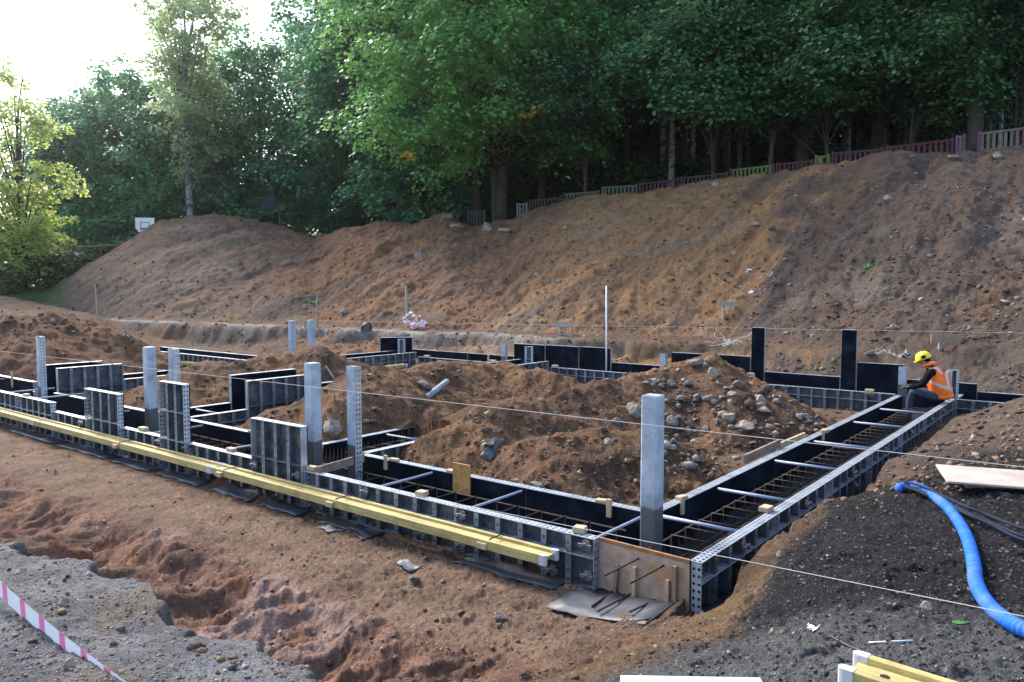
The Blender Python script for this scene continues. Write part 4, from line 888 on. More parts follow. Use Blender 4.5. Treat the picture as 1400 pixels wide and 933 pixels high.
# ------------------------------------------------------------------ YELLOW TIMBER BEAMS (lying on their side)
def i_beam(L, label, a, b=None, rz=0, caps=(True, True), group='yellow timber formwork beams', rot=None):
    t = thing('timber_beam', label, 'timber beam', a, rz, group)
    if rot: t.rotation_euler = rot
    for y in (0, -.16):
        m = MB().box(0, L, y - .04, y, -.04, .04); o = m.build('flange', M_['yellow'], t); bv = o.modifiers.new('b', 'BEVEL'); bv.width = .004; bv.segments = 2
    MB().box(0.002, L - .002, -.1595, -.0405, -.014, .014).build('web', M_['yellow'], t)
    for e, on in zip((0, 1), caps):
        if not on: continue
        for y in (0, -.16):
            prof = []
            x0 = 0 if e == 0 else L; sg = -1 if e == 0 else 1
            for k in range(7):
                an = math.pi * k / 6; prof.append((x0 + sg * (.004 + .024 * math.sin(an)), y - .02 + .023 * math.cos(an)))
            prof = [(x0 - sg * .035, y + .003)] + prof + [(x0 - sg * .035, y - .043)]
            if sg < 0: prof = prof[::-1]
            MB().prism(prof, -.042, .042).build('end_cap', M_['cap'], t, loc=(0, 0, 0))
    return t
def beam_uv(u0, v0, u1, v1, z, label, caps=(True, True)):
    a = W(u0, v0, z); b = W(u1, v1, z); d = b - a; return i_beam(float(np.hypot(*d[:2])), label, a, rz=math.atan2(d[1], d[0]), caps=caps)
beam_uv(6.0, -.07, 1.12, -.10, -.165, 'nearest long yellow beam lying along the front wall')
beam_uv(11.15, -.07, 6.03, -.07, -.165, 'middle yellow beam along the front wall below the raised panels'); beam_uv(15.4, -.07, 11.2, -.07, -.165, 'leftmost yellow beam along the front wall')
beam_uv(13.28, 3.4, 13.28, 1.1, -.14, 'yellow beam along the third cross wall behind the pale column', (False, False))
def beam_px(p0, p1, z, label, caps=(True, True)):
    a = at(*p0, z); b = at(*p1, z); d = b - a; return i_beam(float(np.hypot(*d[:2])), label, a, rz=math.atan2(d[1], d[0]), caps=caps)
beam_px((292, 500), (248, 497), -.1, 'short yellow beam behind the perforated post and tallest panel'); beam_px((262, 492), (236, 490), -.05, 'farthest small yellow beam at the rear left strip')
beam_px((557, 500), (510, 505), -.12, 'yellow beam lying in the far corner below the upright panel')
g0 = hit(1150, 925)
nb = i_beam(2.6, 'yellow beam with white end caps lying on the asphalt at the bottom right', (*at(1178, 906, .47)[:2], .475), rz=R(-43), caps=(True, False))
MB().tube([(.12, -.10, .0145), (.12, -.10, .0165)], .018, 12).build('hole', M_['black'], nb)

# ------------------------------------------------------------------ SPACER TUBES, BLOCKS, CLAMPS, REBAR
tm = None
def rod(name, a, b, r, m, label, cat, group=None, n=8, parent=None):
    d = Vector(b) - Vector(a); o = MB().tube([(0, 0, 0), tuple(d)], r, n).build(name, m, parent, True, a)
    return tag(o, label, cat, group) if not parent else o
for i, v in enumerate((.97, 2.16, 3.76, 5.2, 7.06, 8.64)):
    rod('spacer_tube', W(.735, v, -.035), W(.04, v, -.035), .017, M_['tube'], '%s blue grey spacer tube across the right channel, counted from the front column' % ORD[i], 'spacer tube', 'spacer tubes across the channels')
for u, lab in ((.87, 'spacer tube from the front column to the end plate corner'), (2.23, 'spacer tube right of the orange board in the front channel'), (3.46, 'spacer tube left of the orange board in the front channel'), (6.3, 'spacer tube across the front channel right of the tallest panel'), (8.1, 'spacer tube across the front channel left of the tallest panel'), (10.3, 'spacer tube across the front channel at the raised square panel'), (12.0, 'spacer tube at the left junction'), (13.2, 'second spacer tube at the left junction'), (15.6, 'spacer tube across the front channel at the left picture edge')):
    z = -.035 if u < 11 else .1
    rod('spacer_tube', W(u, .09, z), W(u, .87, z), .014, M_['tube'], lab, 'spacer tube', 'spacer tubes across the channels')
for u0, u1, v, lab in ((4.8, 5.46, 2.05, 'spacer tube across the first cross channel'), (8.85, 9.55, 1.6, 'spacer tube across the second cross channel'), (8.85, 9.55, 7.6, 'spacer tube across the far part of the second cross channel'), (13.45, 14.15, 3.6, 'spacer tube across the third cross channel')):
    rod('spacer_tube', W(u0, v, -.03 if v < 3 else .1), W(u1, v, -.03 if v < 3 else .1), .014, M_['tube'], lab, 'spacer tube', 'spacer tubes across the channels')
def block(u, v, z, sx, sy, sz, label, rz=0, m='wood', rot=None):
    o = MB().box(-sx / 2, sx / 2, -sy / 2, sy / 2, 0, sz).build('wood_block', M_[m]); o.location = tuple(W(u, v, z)); o.rotation_euler = rot or (0, 0, ANG_U + rz)
    b = o.modifiers.new('b', 'BEVEL'); b.width = .004; tag(o, label, 'wood block', 'small timber blocks on the formwork rails'); return o
for u, v, z, sx, sy, sz, lab, rz in [(1.0, .05, .001, .10, .09, .05, 'wood block on the front rail next to the end plate', .2), (2.8, .05, .001, .10, .09, .045, 'wood block on the front rail below the orange board', .1), (4.46, .04, .001, .13, .08, .045, 'wood block on the front rail against the raised dark panel', .1),
                                      (6.04, .05, .001, .13, .07, .04, 'wood block on the front rail left of the raised dark panel', 0), (8.2, .05, .001, .16, .08, .05, 'wood block on the front rail left of the tallest panel', 0), (12.2, .04, .131, .13, .08, .04, 'wood block on the far left front rail', 0),
                                      (.03, 1.58, .001, .12, .09, .045, 'wood block on the outer right rail near the front', 1.5), (.76, 5.75, .001, .13, .08, .045, 'wood block halfway along the inner right rail', 1.5), (.80, 1.48, .001, .11, .07, .03, 'wood block on the inner right rail by the front column', 1.3),
                                      (1.33, .91, .001, .10, .07, .03, 'wood block on the inner front rail by the front column', .2), (3.2, .91, .001, .12, .07, .03, 'wood block on the inner front rail at the orange board', .1), (4.1, .91, .001, .12, .06, .03, 'wood block on the inner front rail by the dark plank', .1),
                                      (14.9, 2.3, .131, .25, .1, .05, 'wood block on the third cross wall', 1.2), (1.35, 10.5, .001, .15, .08, .05, 'wood block on the inner back rail before the worker', 0), (8.6, 10.5, .001, .16, .09, .05, 'wood block on the inner back rail before the black panels', 0), (10.6, 10.5, .001, .2, .09, .06, 'wood block on the back rail left of the perforated post', 0),
                                      (6.9, .9, .001, .13, .06, .03, 'wood block on the inner front rail right of the tallest panel', 0), (.02, 10.25, .001, .12, .07, .05, 'wood block beside the seated worker', 1.4), (13.0, 10.5, .001, .2, .08, .05, 'wood block on the back rail by the ladder frame', 0)]:
    block(u, v, z, sx, sy, sz, lab, rz)
for u, v, lab in ((1.22, .868, 'upright wood peg on the inner front rail left of the front column'), (4.2, .868, 'upright wood peg on the inner front rail by the perforated post')):
    block(u, v, -.11, .05, .028, .17, lab)
block(.738, 1.37, -.11, .05, .028, .17, 'upright wood peg on the inner right rail right of the front column', 1.57)
block(.738, 5.6, -.11, .05, .028, .17, 'upright wood peg halfway along the inner right rail', 1.57); block(15.2, .86, -.05, .05, .03, .32, 'upright wood peg at the far left inner wall'); block(10.7, 10.44, -.05, .05, .03, .25, 'upright wood peg on the back rail')
pk = MB().box(-.12, .12, -.009, .009, 0, .33).build('chipboard_offcut', M_['osby']); pk.location = tuple(W(3.02, .86, -.20)); pk.rotation_euler = (0, 0, ANG_U); tag(pk, 'orange chipboard offcut standing against the inner front wall', 'board')
# rod clamps with wing nuts
def clamp_proto():
    t = thing('tie_clamp', 'rusty tie rod with wing nut on the steel wall', 'clamp', (0, 0, 0), 0, 'tie rods with wing nuts along the formwork')
    MB().tube([(0, 0, 0), (.16, 0, 0)], .008, 6).build('rod', M_['rebar'], t)
    m = MB().tube([(.075, 0, 0), (.083, 0, 0)], .045, 8); m.build('plate', M_['oldwood'], t)
    m = MB().tube([(.084, 0, 0), (.115, 0, 0)], .022, 6); m.box(.09, .112, -.06, .06, -.012, .012); m.build('wing_nut', M_['rib'], t); return t
CL = clamp_proto(); first = True
def place_clamp(u, v, z, ang):
    global first
    if first: CL.location = tuple(W(u, v, z)); CL.rotation_euler = (0, 0, ang); first = False
    else: dup(CL, W(u, v, z), ang)
OUTF = math.atan2(-V2[1], -V2[0]); OUTR = math.atan2(-U2[1], -U2[0])
for u in (.88, 2.2, 3.5, 4.6, 5.4, 6.9, 7.6, 9.9): place_clamp(u, .03, -.055, OUTF)
for u in (1.2, 2.2, 2.7, 3.6, 4.2, 4.9, 6.4, 7.6, 8.9, 10.2, 11.6): place_clamp(u, .03, -.33, OUTF)
place_clamp(.86, .03, -.30, OUTF)
for v in (.75, 2.3, 3.9, 5.4, 6.9, 8.3, 9.3): place_clamp(-.02, v, -.07, OUTR)
for v in (.75, 2.4, 4.0, 5.6): place_clamp(-.02, v, -.24, OUTR)
for u in (1.3, 2.9, 4.8, 6.2, 8.2, 9.9, 11.4): place_clamp(u, 10.48, -.03, OUTF)
for v in (2.9, 3.4): place_clamp(8.78, v, -.06, OUTR)
# rebar cages
def cage(u0, v0, u1, v1, label, w=.36, zt=-.11, zb=-.34, pitch=.27):
    a = W(u0, v0, 0); b = W(u1, v1, 0); d = b - a; L = float(np.hypot(*d[:2])); t = thing('rebar_cage', label, 'rebar cage', a, math.atan2(d[1], d[0]), 'rebar cages in the channels')
    rb_ = MB()
    for y in (-w / 2, w / 2):
        for z in (zt, zb): MB().tube([(0, y, z), (L, y, z)], .008, 6).build('longitudinal_bar', M_['rebar'], t)
    sm = MB(); q = [(0, -w / 2 - .01, zb - .01), (0, w / 2 + .01, zb - .01), (0, w / 2 + .01, zt + .01), (0, -w / 2 - .01, zt + .01), (0, -w / 2 - .01, zb - .01)]
    for i in range(4): sm.tube([q[i], q[i + 1]], .0055, 5)
    sme = sm.mesh('stirrup', M_['rebar'], True)
    for k in range(int(L / pitch)): link('stirrup', sme, t, (.1 + k * pitch, 0, 0))
    return t
cage(.34, .1, .34, 10.0, 'long rebar cage lying in the right channel'); cage(.9, .42, 8.6, .42, 'rebar cage lying in the front channel', .4); cage(5.12, 1.2, 5.12, 3.2, 'rebar cage in the first cross channel')
for px, py, qx, qy, z0, z1, lab in ((879, 761, 828, 790, -.13, -.20, 'upper left rebar sticking out through the end plate'), (914, 770, 859, 795, -.13, -.18, 'upper right rebar sticking out through the end plate')):
    a = at(px, py, -.12); a = W(*uv_of(*a[:2]), -.12); uu, zz = onv(px, py, .06); vv = -.55
    rod('loose_rebar', W(uu, .1, zz), W(uu + .05, -.42, zz - .02), .008, M_['rebar'], lab, 'rebar')
def lay(px, py, qx, qy, r, m, name, label, cat, lift=.0, group=None, z=None):
    a = at(px, py, z) if z is not None else hit(px, py); b = at(qx, qy, z) if z is not None else hit(qx, qy)
    return rod(name, (a[0], a[1], a[2] + r + lift), (b[0], b[1], b[2] + r + lift), r, m, label, cat, group)
lay(821, 793, 932, 820, .010, M_['rebar'], 'loose_rebar', 'rebar lying across in front of the end plate', 'rebar', .06)
for i, (p, q) in enumerate((((851, 803), (809, 834)), ((877, 809), (817, 841)), ((910, 818), (861, 842)), ((923, 829), (884, 858)))):
    lay(*p, *q, .008, M_['rebar'], 'loose_rebar', '%s loose rebar from the left lying before the end plate' % ORD[i], 'rebar', .02)

# ------------------------------------------------------------------ STRINGS, STAKES, BATTER BOARDS
def string(p0, p1, label, r=.0035, sag=.0):
    pts = [tuple(np.array(p0) + (np.array(p1) - np.array(p0)) * t - np.array([0, 0, sag * 4 * t * (1 - t)])) for t in np.linspace(0, 1, 24)]
    tag(MB().tube(pts, r, 5).build('string_line', M_['string']), label, 'string')
u0, z0 = onv(-120, 466, -.12); u1, z1 = onv(1500, 650, -.12); string(W(u0, -.12, z0), W(u1, -.12, z1), 'pale string stretched high across the front, passing before the columns', .0028, .01)
u0, z0 = onv(560, 687, -.02); string(W(u0, -.02, .012), at(1460, 855, .62), 'low pale string along the front rail to the right edge', .0022)
u0, z0 = onv(390, 438, 12.6); u1, z1 = onv(1480, 457, 12.6); string(W(u0, 12.6, z0), W(u1, 12.6, z1), 'thin string stretched behind the back wall', .0035)
u0, z0 = onv(-40, 596, -.25); u1, z1 = onv(140, 640, -.25); string(W(u0, -.25, z0), W(u1, -.25, z1), 'short pale string below the leftmost yellow beam', .004)
def stake(px, pyb, pyt, w, m, label, name='stake', D=None):
    p = hit(px, pyb); h = (pyb - pyt) / FPX * p[1] * 1.02; t = MB().box(-w / 2, w / 2, -w / 2, w / 2, -.3, h).build(name, M_[m]); t.location = tuple(p); t.rotation_euler = (R(_br.uniform(-1.5, 1.5)), R(_br.uniform(-1.5, 1.5)), .4); return tag(t, label, 'stake')
stake(557, 447, 391, .07, 'stake', 'tall grey green stake beside the crumpled tape'); stake(433, 447, 404, .05, 'stake', 'thin mossy stake right of the two rear columns'); stake(133, 434, 390, .05, 'sheet', 'thin pale stake on top of the left heap')
u, z = onv(829, 508, 11.2); zt = onv(829, 391, 11.2)[1]; rod('white_pole', W(u, 11.2, z - .3), W(u + .02, 11.2, zt), .018, M_['white'], 'slim white pole standing at the back wall', 'pole')
def batter(px, py, wpx, label, hpx=8, legs=(-.38, .38), leglen=.45, rz=.1, m='wood'):
    D = hit(px, py + 14)[1]; p = atD(px, py, D); w = wpx / FPX * D; h = hpx / FPX * D; t = thing('batter_board', label, 'batter board', p, rz, 'batter boards of the string lines')
    MB().box(-w / 2, w / 2, -.03, 0, -h / 2, h / 2).build('board', M_[m], t)
    for q in legs: MB().box(q * w - .03, q * w + .03, .001, .06, -max(leglen, p[2] - h1(p[0], p[1])) - .15, h * .35).build('stake', M_['stake'], t)
    return t
batter(593, 431, 21, 'fresh yellow batter board right of the crumpled tape'); batter(770, 444, 26, 'grey batter board halfway along the back', 7, (-.15, .46), m='sheet'); batter(994, 416, 27, 'grey batter board on the bank below the white litter', 7, (-.15, .4), .3, m='sheet'); batter(410, 436, 18, 'orange batter board between the two rear columns', 9)
batter(1296, 463, 49, 'brown batter board on the bank above the worker', 12, (-.2, .45), .3, .05, 'brownboard')

# ------------------------------------------------------------------ TAPES
def tape_mat():
    m = mat('red and white barrier tape', (.80, .80, .82), .45, 0, .03); n, l = nodes_of(m); b = n['Principled BSDF']
    uvn = n.new('ShaderNodeUVMap'); uvn.uv_map = 'uv'; sp = n.new('ShaderNodeSeparateXYZ'); l.new(uvn.outputs[0], sp.inputs[0])
    k = n.new('ShaderNodeMath'); k.operation = 'MULTIPLY_ADD'; k.inputs[1].default_value = .02; l.new(sp.outputs[1], k.inputs[0]); l.new(sp.outputs[0], k.inputs[2])
    f = n.new('ShaderNodeMath'); f.operation = 'FRACT'; dv = n.new('ShaderNodeMath'); dv.operation = 'DIVIDE'; dv.inputs[1].default_value = .21; l.new(k.outputs[0], dv.inputs[0]); l.new(dv.outputs[0], f.inputs[0])
    lt = n.new('ShaderNodeMath'); lt.operation = 'LESS_THAN'; lt.inputs[1].default_value = .29; l.new(f.outputs[0], lt.inputs[0])
    mx = n.new('ShaderNodeMix'); mx.data_type = 'RGBA'; src = b.inputs['Base Color'].links[0].from_socket; l.new(src, mx.inputs[6]); mx.inputs[7].default_value = (.80, .20, .36, 1); l.new(lt.outputs[0], mx.inputs[0]); l.new(mx.outputs[2], b.inputs['Base Color']); return m
M_['tape'] = tape_mat()
def ribbon(m, pts, nrm, w, th=.0006):
    pts = [Vector(p) for p in pts]; s = 0; b = len(m.v); us = []
    for i, p in enumerate(pts):
        t = (pts[min(i + 1, len(pts) - 1)] - pts[max(i - 1, 0)]).normalized(); a = Vector(nrm[i] if isinstance(nrm, list) else nrm); a = (a - t * a.dot(t)).normalized()
        if i: s += (p - pts[i - 1]).length
        us.append(s); m.v += [tuple(p - a * w / 2), tuple(p + a * w / 2)]
    for i in range(len(pts) - 1): m.face([b + 2 * i, b + 2 * i + 1, b + 2 * i + 3, b + 2 * i + 2], [(us[i], 0), (us[i], 1), (us[i + 1], 1), (us[i + 1], 0)])
    return m
a = atD(-60, 745, 4.15); b = atD(230, 985, 2.85); pts = [a + (b - a) * t - np.array([0, 0, .05 * 4 * t * (1 - t)]) for t in np.linspace(0, 1, 20)]
o = ribbon(MB(), pts, [(.25 + .1 * math.sin(t * 3), -.25, .9) for t in np.linspace(0, 1, 20)], .085).build('barrier_tape', M_['tape']); tag(o, 'red and white tape hung across the lower left corner', 'barrier tape')
for q, lab in ((a, 'thin steel stake holding the far end of the striped tape'), (b, 'thin steel stake holding the near end of the striped tape')):
    g_ = h1(q[0], q[1]); rod('steel_stake', (q[0], q[1], g_ - .2), (q[0], q[1], q[2] + .08), .008, M_['rebar'], lab, 'stake')
m = MB(); rt = random.Random(3); base = hit(570, 450)
for k in range(9):
    p = Vector(base) + Vector((rt.uniform(-.25, .25), rt.uniform(-.1, .1), .05)); pts = [p]
    for i in range(10): p = p + Vector((rt.uniform(-.16, .17), rt.uniform(-.06, .06), rt.uniform(-.07, .15) if i < 6 else rt.uniform(-.12, .02))); p.z = max(p.z, base[2] + .02); pts.append(p)
    ribbon(m, pts, [(rt.uniform(-1, 1), rt.uniform(-.5, .5), rt.uniform(-.5, 1)) for _ in pts], .09)
tag(m.build('crumpled_tape', M_['tape']), 'crumpled heap of red and white tape by the tall stake', 'barrier tape')

# ------------------------------------------------------------------ PIPES, HOSE, CABLES, SCRAPS
p = hit(500, 455); D = p[1]; r = 6.5 / FPX * D
t = thing('drain_pipe', 'black corrugated pipe end lying on the ledge behind the rear columns', 'pipe', (p[0], p[1], p[2] + r * .9), R(9))
pts = [(0, y, 0) for y in np.linspace(0, 1.6, 40)]; MB().tube(pts, r, 16, cap=False, radii=[r * (1 if i % 2 else .93) for i in range(40)]).build('shell', M_['black'], t, True); MB().tube([(0, .05, 0), (0, .055, 0)], r * .8, 16).build('inner_wall', M_['rubber'], t)
a = hit(592, 537); b = np.array(atD(611, 522, a[1] + .5)); pt = thing('grey_pipe', 'grey plastic pipe sticking out of the middle mound', 'pipe', a)
d = Vector(b - a); L = d.length; dn = d.normalized(); MB().tube([tuple(-dn * .3), tuple(d)], .05, 14).build('tube', M_['pipe'], pt, True)
MB().tube([tuple(d * .995), tuple(d * 1.002)], .04, 14).build('bore', M_['black'], pt)
def lay_path(pxs, r, lift=0, n=90):
    P = [hit(*q) for q in pxs]; P = [np.array([q[0], q[1], q[2] + r * .9 + lift]) for q in P]
    out = []; k = len(P)
    for i in range(k - 1):
        p0, p1, p2, p3 = P[max(i - 1, 0)], P[i], P[i + 1], P[min(i + 2, k - 1)]
        for s in np.linspace(0, 1, max(2, n // (k - 1)), endpoint=False):
            out.append(.5 * ((2 * p1) + (-p0 + p2) * s + (2 * p0 - 5 * p1 + 4 * p2 - p3) * s * s + (-p0 + 3 * p1 - 3 * p2 + p3) * s ** 3))
    out.append(P[-1]); return out
pts = lay_path([(1228, 674), (1246, 672), (1272, 684), (1298, 706), (1320, 740), (1330, 778), (1334, 806), (1345, 832), (1366, 853), (1400, 873), (1460, 893), (1540, 905)], .037, 0, 320)
zz_ = np.array([max(q[2], h1(q[0], q[1]) + .03) for q in pts]); zz_ = np.convolve(np.pad(zz_, 20, 'edge'), np.ones(41) / 41, 'valid')
for q, z_ in zip(pts, zz_): q[2] = z_ + .008
tag(MB().tube([tuple(q) for q in pts], .037, 16, radii=[.037 * (1 + (.04 if i % 4 < 2 else -.03)) for i in range(len(pts))]).build('hose', M_['hose'], None, True), 'thick blue ribbed hose curving over the dark ground', 'hose')
for k, off in enumerate((0, 5, 10)):
    pts = lay_path([(1236, 672 + off * .3), (1262, 680 + off * .5), (1290, 694 + off * .4), (1318, 708 + off * .5), (1352, 722 + off * .6), (1385, 736 + off), (1430, 752 + off), (1500, 780 + off)], .010, .075 if k == 0 else .05, 80)
    tag(MB().tube([tuple(q) for q in pts], .010, 8).build('cable', M_['cable'], None, True), '%s dark blue cable branching off the blue hose to the right, counted from above' % ORD[k], 'cable')
pts = lay_path([(1112, 853), (1122, 861), (1140, 874), (1158, 884), (1178, 892)], .006, 0, 30); tag(MB().tube([tuple(q) for q in pts], .006, 6).build('cable', M_['black'], None, True), 'thin black cable leading to the bottom right yellow beam', 'cable')
lay(1188, 880, 1248, 877, .004, M_['white'], 'white_stick', 'thin white stick lying on the gravel at the bottom right', 'stick')
def scrap(pxs, label, m='rubber', lift=.006, name='membrane_scrap', cat='membrane', th=.006, curl=.005):
    P = [hit(*q) for q in pxs]; c = np.mean(P, 0); rt = random.Random(int(pxs[0][0] * 7 + pxs[0][1])); n = 7
    # quad patch draped over the ground
    A, B, Cq, Dq = [np.array(q) for q in P]; v = []; f = []
    for i in range(n):
        for j in range(n):
            s, q = i / (n - 1), j / (n - 1); w = (A * (1 - s) + B * s) * (1 - q) + (Dq * (1 - s) + Cq * s) * q
            if i in (0, n - 1) or j in (0, n - 1): w = w + np.array([rt.uniform(-1, 1), rt.uniform(-1, 1), 0]) * .012
            z = h1(w[0], w[1]) + lift + rt.uniform(0, curl) + (curl * 1.2 if i in (0, n - 1) else 0); v.append((w[0] - c[0], w[1] - c[1], z - c[2]))
    for i in range(n - 1):
        for j in range(n - 1): f.append((i * n + j, (i + 1) * n + j, (i + 1) * n + j + 1, i * n + j + 1))
    me = bpy.data.meshes.new(name); me.from_pydata(v, [], f); me.materials.append(M_[m]); me.polygons.foreach_set('use_smooth', [True] * len(f)); o = link(name, me, None, c)
    sd_ = o.modifiers.new('s', 'SOLIDIFY'); sd_.thickness = th; return tag(o, label, cat)
scrap([(656, 628), (672, 606), (690, 601), (672, 632)], 'long grey membrane strip lying on the big mound'); scrap([(657, 616), (660, 609), (682, 606), (676, 614)], 'short grey membrane strip across the long one', lift=.03)
scrap([(541, 771), (556, 767), (578, 778), (556, 782)], 'curled dark membrane scrap alone on the trench floor')
scrap([(436, 722), (452, 719), (473, 725), (448, 730)], 'small pale membrane piece in the trench below the near yellow beam')
scrap([(488, 732), (500, 728), (509, 737), (494, 741)], 'tiny folded membrane scrap in the trench')
def strip(u0, u1, v0, v1, label, name='membrane_strip'):
    rt = random.Random(int(u0 * 100)); m = MB(); n = 9
    for i in range(n):
        for j in range(4):
            a, b = i / (n - 1), j / 3; w = W(u0 + (u1 - u0) * a + rt.uniform(-.02, .02), v0 + (v1 - v0) * b + rt.uniform(-.02, .02)); m.v.append((w[0], w[1], max(h1(w[0], w[1]), FZ) + .010 + rt.uniform(0, .008)))
    for i in range(n - 1):
        for j in range(3): m.face([i * 4 + j, (i + 1) * 4 + j, (i + 1) * 4 + j + 1, i * 4 + j + 1])
    o = m.build(name, M_['rubber'], None, True); sd_ = o.modifiers.new('s', 'SOLIDIFY'); sd_.thickness = .004; tag(o, label, 'membrane')
for u0, u1, v1, lab in ((3.2, 4.0, -.26, 'dark membrane strip at the wall foot under the middle of the nearest yellow beam'), (4.35, 5.05, -.26, 'dark membrane strip at the wall foot left of the nearest beam middle'), (5.25, 6.0, -.26, 'dark membrane strip at the wall foot below the raised dark panel'), (6.3, 7.3, -.26, 'dark membrane strip at the wall foot below the tallest panel'), (7.5, 8.5, -.26, 'dark membrane strip at the wall foot right of the raised square panel'), (8.7, 10.2, -.26, 'dark membrane strip at the wall foot below the raised square panel'), (10.4, 12.2, -.26, 'dark membrane strip at the wall foot at far left'), (1.05, 2.1, -.26, 'dark membrane strip at the wall foot near the yellow beam end')):
    strip(u0, u1, -.06, v1, lab)
strip(.12, .92, -.05, -.52, 'broad grey membrane sheet in front of the end plate', 'membrane_sheet')
for u, lab in ((3.75, 'wood wedge with black strap around the middle of the nearest yellow beam'), (1.75, 'wood wedge with black strap near the end of the nearest yellow beam'), (5.75, 'wood wedge with black strap at the left end of the nearest yellow beam'), (8.3, 'wood wedge with black strap around the middle yellow beam')):
    t = thing('beam_wedge', lab, 'wedge', W(u, -.285, -.2), ANG_U, 'strapped wedges along the yellow beams'); MB().box(-.05, .05, -.005, .03, 0, .05).build('wedge', M_['wood'], t)
    MB().tube([(-.06, -.01, .06), (-.06, -.02, .085), (-.06, -.25, .088)], .006, 6).build('strap', M_['black'], t)
scrap([(-10, 545), (10, 541), (15, 552), (-4, 560)], 'light blue tarp corner hanging at the left picture edge', 'bluegrey', .12, 'tarp', 'tarp')
scrap([(1104, 862), (1112, 858), (1121, 861), (1112, 866)], 'scrap of white paper on the gravel', 'white', .01, 'paper_scrap', 'litter', .002)
def slab(px, py, z, sx, sy, sz, rz, m, label, name, cat, rot=None):
    p = at(px, py, z); o = MB().box(-sx / 2, sx / 2, -sy / 2, sy / 2, 0, sz).build(name, M_[m]); o.location = tuple(p); o.rotation_euler = rot or (0, 0, rz); b = o.modifiers.new('b', 'BEVEL'); b.width = .003; return tag(o, label, cat)
def sheet_at(c, dx, sx, sy, sz, z, m, label):
    a = at(*c, z); b = at(*dx, z); o = MB().box(0, sx, 0, sy, 0, sz).build('plywood_sheet', M_[m]); o.location = tuple(a); o.rotation_euler = (0, 0, math.atan2(b[1] - a[1], b[0] - a[0])); bv = o.modifiers.new('b', 'BEVEL'); bv.width = .003; return tag(o, label, 'plywood sheet')
sheet_at((1295, 661), (1420, 671), 1.25, .62, .018, .475, 'sheet', 'bleached plywood sheet lying on top by the right edge'); sheet_at((1330, 667), (1440, 672), 1.25, .6, .018, .450, 'oldwood', 'darker plywood sheet lying underneath by the right edge')
slab(951, 955, .46, .54, .22, .03, R(-2), 'bluegrey', 'pale blue grey board cut off by the bottom picture edge', 'board', 'board')
def plank(p0, p1, z0, z1, w, th, m, label, name='plank', cat='plank'):
    a = Vector(at(*p0, z0)); b = Vector(at(*p1, z1)); d = b - a; o = MB().box(0, d.length, -w / 2, w / 2, -th / 2, th / 2).build(name, M_[m]); o.location = a
    o.rotation_euler = d.to_track_quat('X', 'Z').to_euler(); return tag(o, label, cat)
plank((434, 644), (497, 626), .02, .02, .03, .09, 'oldwood', 'dark plank laid across the front channel beside the tall column')
plank((1018, 628), (1066, 606), -.02, .05, .03, .1, 'oldwood', 'dark timber plank lying on the foot of the rocky mound'); plank((1062, 612), (1100, 596), -.06, .0, .03, .09, 'wood', 'pale plank end behind the inner right wall')
a = hit(456, 519); b = atD(444, 502, a[1] + .15); d = Vector(b) - Vector(a); o = MB().box(0, d.length, -.05, .05, -.01, .01).build('lath', M_['sheet']); o.location = tuple(a); o.rotation_euler = d.to_track_quat('X', 'Y').to_euler(); tag(o, 'pale lath leaning on the small mound beside the tall column', 'lath')
o = MB().box(-.12, .12, -.05, .05, 0, .34).build('concrete_block', M_['sheet']); pq = onv(1023, 536, 10.3); o.location = tuple(W(pq[0], 10.3, -.12)); o.rotation_euler = (0, 0, .1); b = o.modifiers.new('b', 'BEVEL'); b.width = .015; tag(o, 'pale concrete block wedged against the inner back wall', 'block')
def tangle(px, py, n, s, m, label, seed):
    p = Vector(hit(px, py)); rt = random.Random(seed); mb = MB()
    for k in range(n):
        q = Vector((rt.uniform(-.4, .4) * s, rt.uniform(-.3, .3) * s, .03)); h_ = rt.uniform(0, 6.28); pts = [tuple(q)]
        for i_ in range(12):
            h_ += rt.uniform(-.9, .9); q = q + Vector((math.cos(h_) * .22 * s, math.sin(h_) * .14 * s, rt.uniform(-.08, .10) * s * 2)); q.z = max(q.z, .01); pts.append(tuple(q))
        mb.tube(pts, .0045, 5)
    o = mb.build('wire_tangle', M_['white']); o.location = p; tag(o, label, 'wire')
tangle(1000, 472, 9, .40, 'string', 'tangle of pale wire on the ground behind the rocky mound', 4); tangle(1232, 490, 7, .36, 'string', 'tangle of pale wire just left of the worker', 9)
stuff(scatter('litter', 70, (995, 1060), (370, 408), (.03, .16), .25, 12, lambda x, y, u, v: vnoise(x * 2.5, y * 2.5, 5) > .42, 2.2, .2, [(.62, .62, .66), (.5, .48, .48), (.7, .7, .72), (.35, .36, .42)]), 'white litter and plaster bits in the hollow of the bank', 'litter')

# ------------------------------------------------------------------ FENCE ON THE PLATEAU
def shaded_paint(name, c): c = tuple(q * .33 for q in c); return mat(name, c, .6, 0, .3, 5, .05, 30, dark=tuple(q * .45 for q in c), dscale=3, damt=.5)  # colours darkened to carry the forest's shade over the fence
M_['crimson'] = shaded_paint('dark crimson paint', (.15, .016, .045)); M_['lime'] = shaded_paint('lime green paint', (.30, .36, .07)); M_['teal'] = shaded_paint('teal paint', (.05, .22, .19)); M_['palep'] = shaded_paint('pale bluish paint', (.34, .38, .42)); M_['pink'] = shaded_paint('pink paint', (.46, .12, .25)); M_['sage'] = shaded_paint('sage green paint', (.20, .25, .17)); M_['dgrey'] = shaded_paint('dark grey green paint', (.07, .09, .08)); M_['peach'] = shaded_paint('pale cream paint', (.45, .36, .28)); M_['mag'] = shaded_paint('dark red paint', (.24, .018, .05)); M_['green'] = shaded_paint('bright green paint', (.05, .30, .12))
